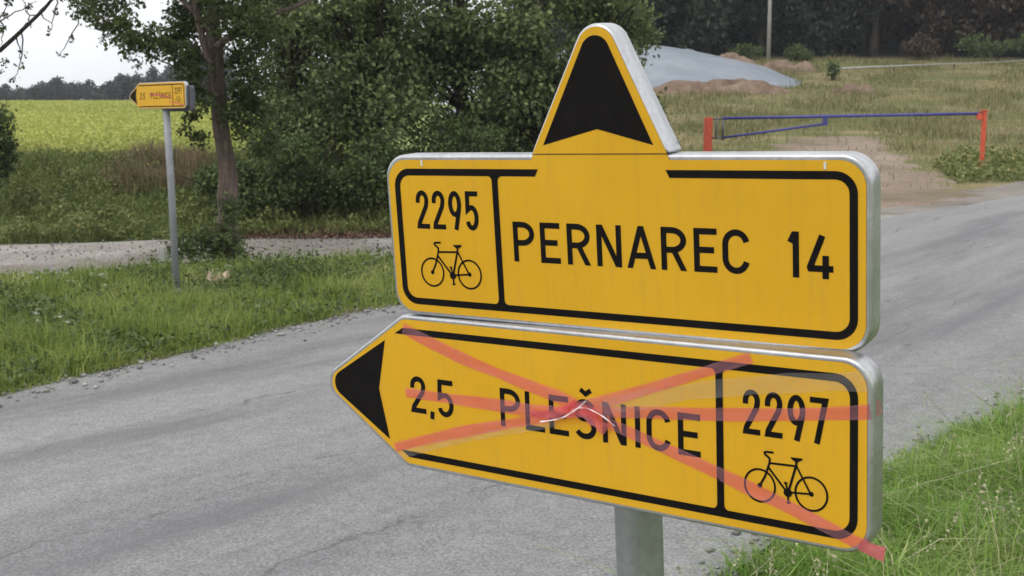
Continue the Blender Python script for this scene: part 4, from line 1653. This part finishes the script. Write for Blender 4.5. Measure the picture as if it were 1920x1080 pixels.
# broad leaves low in that grass
P = scatter(polyL, 9000, r, .8, dl) + [0, 0, .05]
P[:, 2] += r.uniform(0, .10, len(P))
lv, lq = leaf_quads(P, .075, r, .9)
Pw = []
for cx_, cy_, n_, hh2 in ((-3.75, 13.75, 900, .18), (-3.3, 14.2, 700, .2), (-2.7, 14.9, 1300, .28), (-2.1, 15.2, 900, .22), (-3.2, 15.6, 800, .3), (-4.5, 15.2, 600, .25), (-6.2, 13.4, 600, .15), (-4.9, 12.0, 500, .14), (-1.7, 16.4, 600, .25)):
    Pw.append(np.column_stack([r.normal(cx_, .32, n_), r.normal(cy_, .28, n_), np.abs(r.normal(0, hh2 * .6, n_))]))
lv2, lq2 = leaf_quads(np.concatenate(Pw), .055, r, .5)
lv, lq = np.concatenate([lv, lv2]), np.concatenate([lq, lq2 + len(lv)])
stuff('low_weeds', lv, [lq], MAT['bush_l'] if 'bush_l' in MAT else MAT['leaf_bush'], 'broad-leaved weeds low in the grass beside the road', 'weeds')
# white umbels
P = []
for (cx_, cy_, n_) in ((-6.1, 14.8, 9), (-5.2, 14.3, 14), (-5.6, 15.4, 8), (-7.0, 14.6, 5), (-4.4, 11.0, 5), (-4.2, 15.4, 4), (-2.4, 15.6, 4), (-1.9, 16.6, 4)):
    P.append(np.column_stack([r.normal(cx_, .45, n_), r.normal(cy_, .35, n_), r.uniform(.12, .24, n_)]))
P = np.concatenate(P)
Pf = np.repeat(P, 14, 0) + r.normal(0, [.022, .022, .008], (len(P) * 14, 3))
lv, lq = leaf_quads(Pf, .018, r, 2.0)
v, f = lv, [lq]
bv_, bf_ = blades(np.column_stack([P[:, :2], np.zeros(len(P))]), .2, .004, r, .1, .1)
stuff('flower_stalks', bv_, bf_, MAT['grass_l'], 'green stalks of the white flowers around the far sign', 'flowers')
stuff('white_flowers', v, f, MAT['petal'], 'scattered white flower heads in the grass around the far sign', 'flowers')

# rough growth on the bank behind the track
r = np.random.default_rng(23)
polyB = [(-14, 19.6), (-8.7, 20.1), (-6.3, 21.0), (-3.5, 21.3), (.6, 21.6), (.6, 24.5), (-4.5, 27.6), (-14.5, 28.2)]
def mound(q):
    return np.clip(.30 + .28 * np.sin(q[:, 0] * 2.1 + 1.4 * np.sin(q[:, 1] * 1.7)) + .22 * np.sin(q[:, 0] * 4.7 + q[:, 1] * 3.9) + .15 * np.sin(q[:, 0] * 9.1 - q[:, 1] * 5.3), 0, 1)


P = scatter(polyB, 78000, r, .5)
mh = mound(P)
P[:, 2] += mh * r.uniform(.2, 1.0, len(P)) ** .6 * (.12 + .5 * ss(27.0, 24.0, P[:, 1]))
dry = (P[:, 0] > -8.4) & (P[:, 0] < -6.6) & (P[:, 1] > 23.8) & (P[:, 1] < 25.8)
P = P[~dry | (r.uniform(0, 1, len(P)) < .35)]
lv, lq = leaf_quads(P, .075, r, .6)
P = scatter(polyB, 24000, r, .5)
bl = blades(P[P[:, 1] < 26.6], .30, .012, r, .5, .6)
v, f = merge([(lv, [lq]), bl])
P = scatter([(-8.6, 24.2), (-7.6, 23.5), (-6.4, 23.7), (-6.2, 24.8), (-6.9, 26.1), (-8.4, 25.9)], 2600, r, .5)
bv_, bf_ = blades(P, .42, .013, r, .5, .7)
stuff('dry_grass', bv_, bf_, MAT['dry'], 'patch of dry reddish tan grass on the bank left of the far post', 'grass')
stuff('bank_undergrowth', v, f, MAT['bank'], 'rough green and brown weeds on the bank behind the dirt track', 'undergrowth')

# crop in flower on the field
r = np.random.default_rng(24)
polyF = [(-14.5, 26.3), (-3, 26.3), (-8, 60), (-14, 122), (-66, 122), (-34, 60)]
P = scatter(polyF, 110000, r, .3, lambda x, y: np.clip((30 / y) ** 1.3, 0, 1))
sz = .05 + .0018 * P[:, 1]
lv, lq = leaf_quads(P + np.column_stack([np.zeros(len(P)), np.zeros(len(P)), r.uniform(.0, .35, len(P))]), .2, r, .4)
c4 = lv.reshape(-1, 4, 3)
cm = c4.mean(1, keepdims=True)
lv = (cm + (c4 - cm) * (sz / .2)[:, None, None]).reshape(-1, 3)
stuff('field_crop', lv, [lq], MAT['crop'], 'yellowish green crop covering the field behind the bank', 'crop')

# meadow behind the gate
r = np.random.default_rng(25)
polyM = [(2.0, 22), (4.5, 23.5), (9, 25), (12, 27.5), (22, 36), (42, 78), (2, 80)]
driveP = [(3.2, 20.5), (5.2, 25.5), (6.3, 30), (7.4, 35), (9.0, 40), (12.6, 40), (12.0, 38.0), (10.9, 33), (10.1, 28), (10.6, 25.6), (9.0, 23.2)]
P = scatter(polyM, 70000, r, .5, lambda x, y: np.clip((27 / y) ** 1.2, 0, 1))
jit = np.column_stack([.4 * np.sin(P[:, 1] * 2.1 + 2 * np.sin(P[:, 0] * 1.7)), 1.5 * np.sin(P[:, 0] * 1.9 + 1.0)]) + r.normal(0, [.25, .5], (len(P), 2))
keep = ~inside(P[:, 0] + jit[:, 0], P[:, 1] + jit[:, 1], driveP) | (r.uniform(0, 1, len(P)) < .05)
keep &= ~((((P[:, 0] - MX) / (RX * .95)) ** 2 + ((P[:, 1] - MY) / RY) ** 2) < 1)
P = P[keep]
v_, f_ = blades(P, .22, .02, r, .5, .6)
bv = v_.reshape(-1, 5, 3)
b0 = bv[:, :1] * [1, 1, 1]
scl_ = (.7 + .5 * (np.sin(P[:, 0] * .9 + np.sin(P[:, 1] * .5) * 1.5) > .2))[:, None, None] * (P[:, 1] / 30)[:, None, None] ** .35
v_ = (b0 + (bv - b0) * scl_).reshape(-1, 3)
stuff('meadow_grass', v_, f_, MAT['grass_m'], 'dry tan and green grass on the rising meadow behind the gate', 'grass')
# leafy weeds by the latch post
polyW = [(9.9, 26.2), (13.5, 26.5), (16, 30), (12.5, 33), (10.6, 29.8)]
P = scatter(polyW, 5200, r, .7)
P[:, 2] += np.abs(r.normal(0, .14, len(P)))
lv, lq = leaf_quads(P, .12, r, .5)
P2 = scatter([(4.0, 26.5), (6.2, 26.5), (7.0, 30.5), (3.6, 31)], 2400, r, .7)
P2[:, 2] += np.abs(r.normal(0, .10, len(P2)))
lv2, lq2 = leaf_quads(P2, .10, r, .5)
v, f = merge([(lv, [lq]), (lv2, [lq2])])
stuff('gate_weeds', v, f, MAT['bank'], 'green weeds around the feet of the barrier posts', 'weeds')

# loose gravel along the road edges
r = np.random.default_rng(26)
pts = []
for e, n_, w in ((rl, 2200, .20), (rr, 900, .12)):
    e = e[(e[:, 1] > 4) & (e[:, 1] < 17)]
    k = r.integers(0, len(e), n_)
    q = e[k] + r.normal(0, w, (n_, 2))
    pts.append(q)
q = np.concatenate([pts[0], pts[1], np.column_stack([r.uniform(-8.5, -.5, 900), r.uniform(17.6, 21, 900)])])
sz = np.abs(r.normal(.010, .008, len(q))) + .006
C = np.column_stack([q, hgt(q[:, 0], q[:, 1]) + .022 + sz * .3])
oct_ = np.array([[1, 0, 0], [-1, 0, 0], [0, 1, 0], [0, -1, 0], [0, 0, .7], [0, 0, -.7]])
V = C[:, None] + oct_[None] * sz[:, None, None] * r.uniform(.6, 1.3, (len(q), 6, 1))
fo = np.array([[0, 2, 4], [2, 1, 4], [1, 3, 4], [3, 0, 4], [2, 0, 5], [1, 2, 5], [3, 1, 5], [0, 3, 5]])
Fc = (np.arange(len(q))[:, None, None] * 6 + fo[None]).reshape(-1, 3)
MAT['pebble'] = leaf_mat('pebble_grey', [(0, (.12, .115, .11)), (.5, (.24, .23, .22)), (1, (.42, .41, .39))], 0.0, 2, .9)
stuff('loose_gravel', V.reshape(-1, 3), [Fc], MAT['pebble'], 'loose grey gravel along the road edges and on the track', 'gravel')

# ------------------------------------------------------------------ broken stump and marker stone by the far sign
MAT['wood_pale'] = plain('split_wood', (.42, .33, .24), .85, 0, .35, 14, .5, 30)
r = np.random.default_rng(31)
sx_, sy_ = -3.66, 14.45
n, m = 22, 9
V, Fq = [], []
for k in range(m):
    t = k / (m - 1)
    for i in range(n):
        an = 2 * math.pi * i / n
        rad_ = .14 * (1.15 - .35 * t) * (1 + .18 * math.sin(3 * an + 1) + .1 * math.sin(7 * an))
        zz = t * (.23 + .03 * math.sin(2 * an + .6) + .025 * math.sin(5 * an) + .02 * math.sin(9 * an + 1)) - .03
        V.append((rad_ * math.cos(an), rad_ * math.sin(an), zz))
for k in range(m - 1):
    for i in range(n):
        j = (i + 1) % n
        Fq.append((k * n + i, k * n + j, (k + 1) * n + j, (k + 1) * n + i))
c0 = len(V)
V.append((.02, 0, .15))
for i in range(n):
    Fq.append(((m - 1) * n + i, (m - 1) * n + (i + 1) % n, c0))
me = bpy.data.meshes.new('tree_stump')
me.from_pydata(V, [], Fq)
me.update()
prop(link('tree_stump', me, MAT['wood_pale'], None, (sx_, sy_, hz(sx_, sy_))), 'small broken pale stump in the grass right of the far sign', 'stump')
mb = MB()
mb.box((0, 0, .13), (.10, .08, .34))
mb.box((0, 0, .31), (.08, .06, .04))
o = mb.build('marker_stone', MAT['concrete'], None, False, .012)
o.location = (-4.93, 16.45, hz(-4.93, 16.45))
prop(o, 'short pale marker stone behind the post of the far sign', 'stone')

r = np.random.default_rng(41)
P = scatter([(-5.6, 20.9), (-3.4, 21.0), (1.0, 21.2), (1.0, 22.4), (-3.4, 21.9), (-5.6, 21.6)], 6000, r, .5)
P[:, 2] += .045
lv, lq = leaf_quads(P, .075, r, 2.5)
stuff('fallen_leaves', lv, [lq], MAT['litter'], 'reddish brown fallen leaves at the foot of the hedge', 'leaves')

# ------------------------------------------------------------------ thin summer haze
hz_m = bpy.data.materials.new('haze_air')
hz_m.use_nodes = True
hn = hz_m.node_tree.nodes
hn.clear()
ho = hn.new('ShaderNodeOutputMaterial')
hv = hn.new('ShaderNodeVolumePrincipled')
hv.inputs['Color'].default_value = (.86, .92, 1.0, 1)
hv.inputs['Density'].default_value = 0.00042
hz_m.node_tree.links.new(hv.outputs[0], ho.inputs['Volume'])
mb = MB()
mb.box((0, 550, 26), (1820, 1520, 66))
o = mb.build('haze', hz_m)
prop(o, 'thin pale summer haze filling the air', 'haze', None, 'stuff')
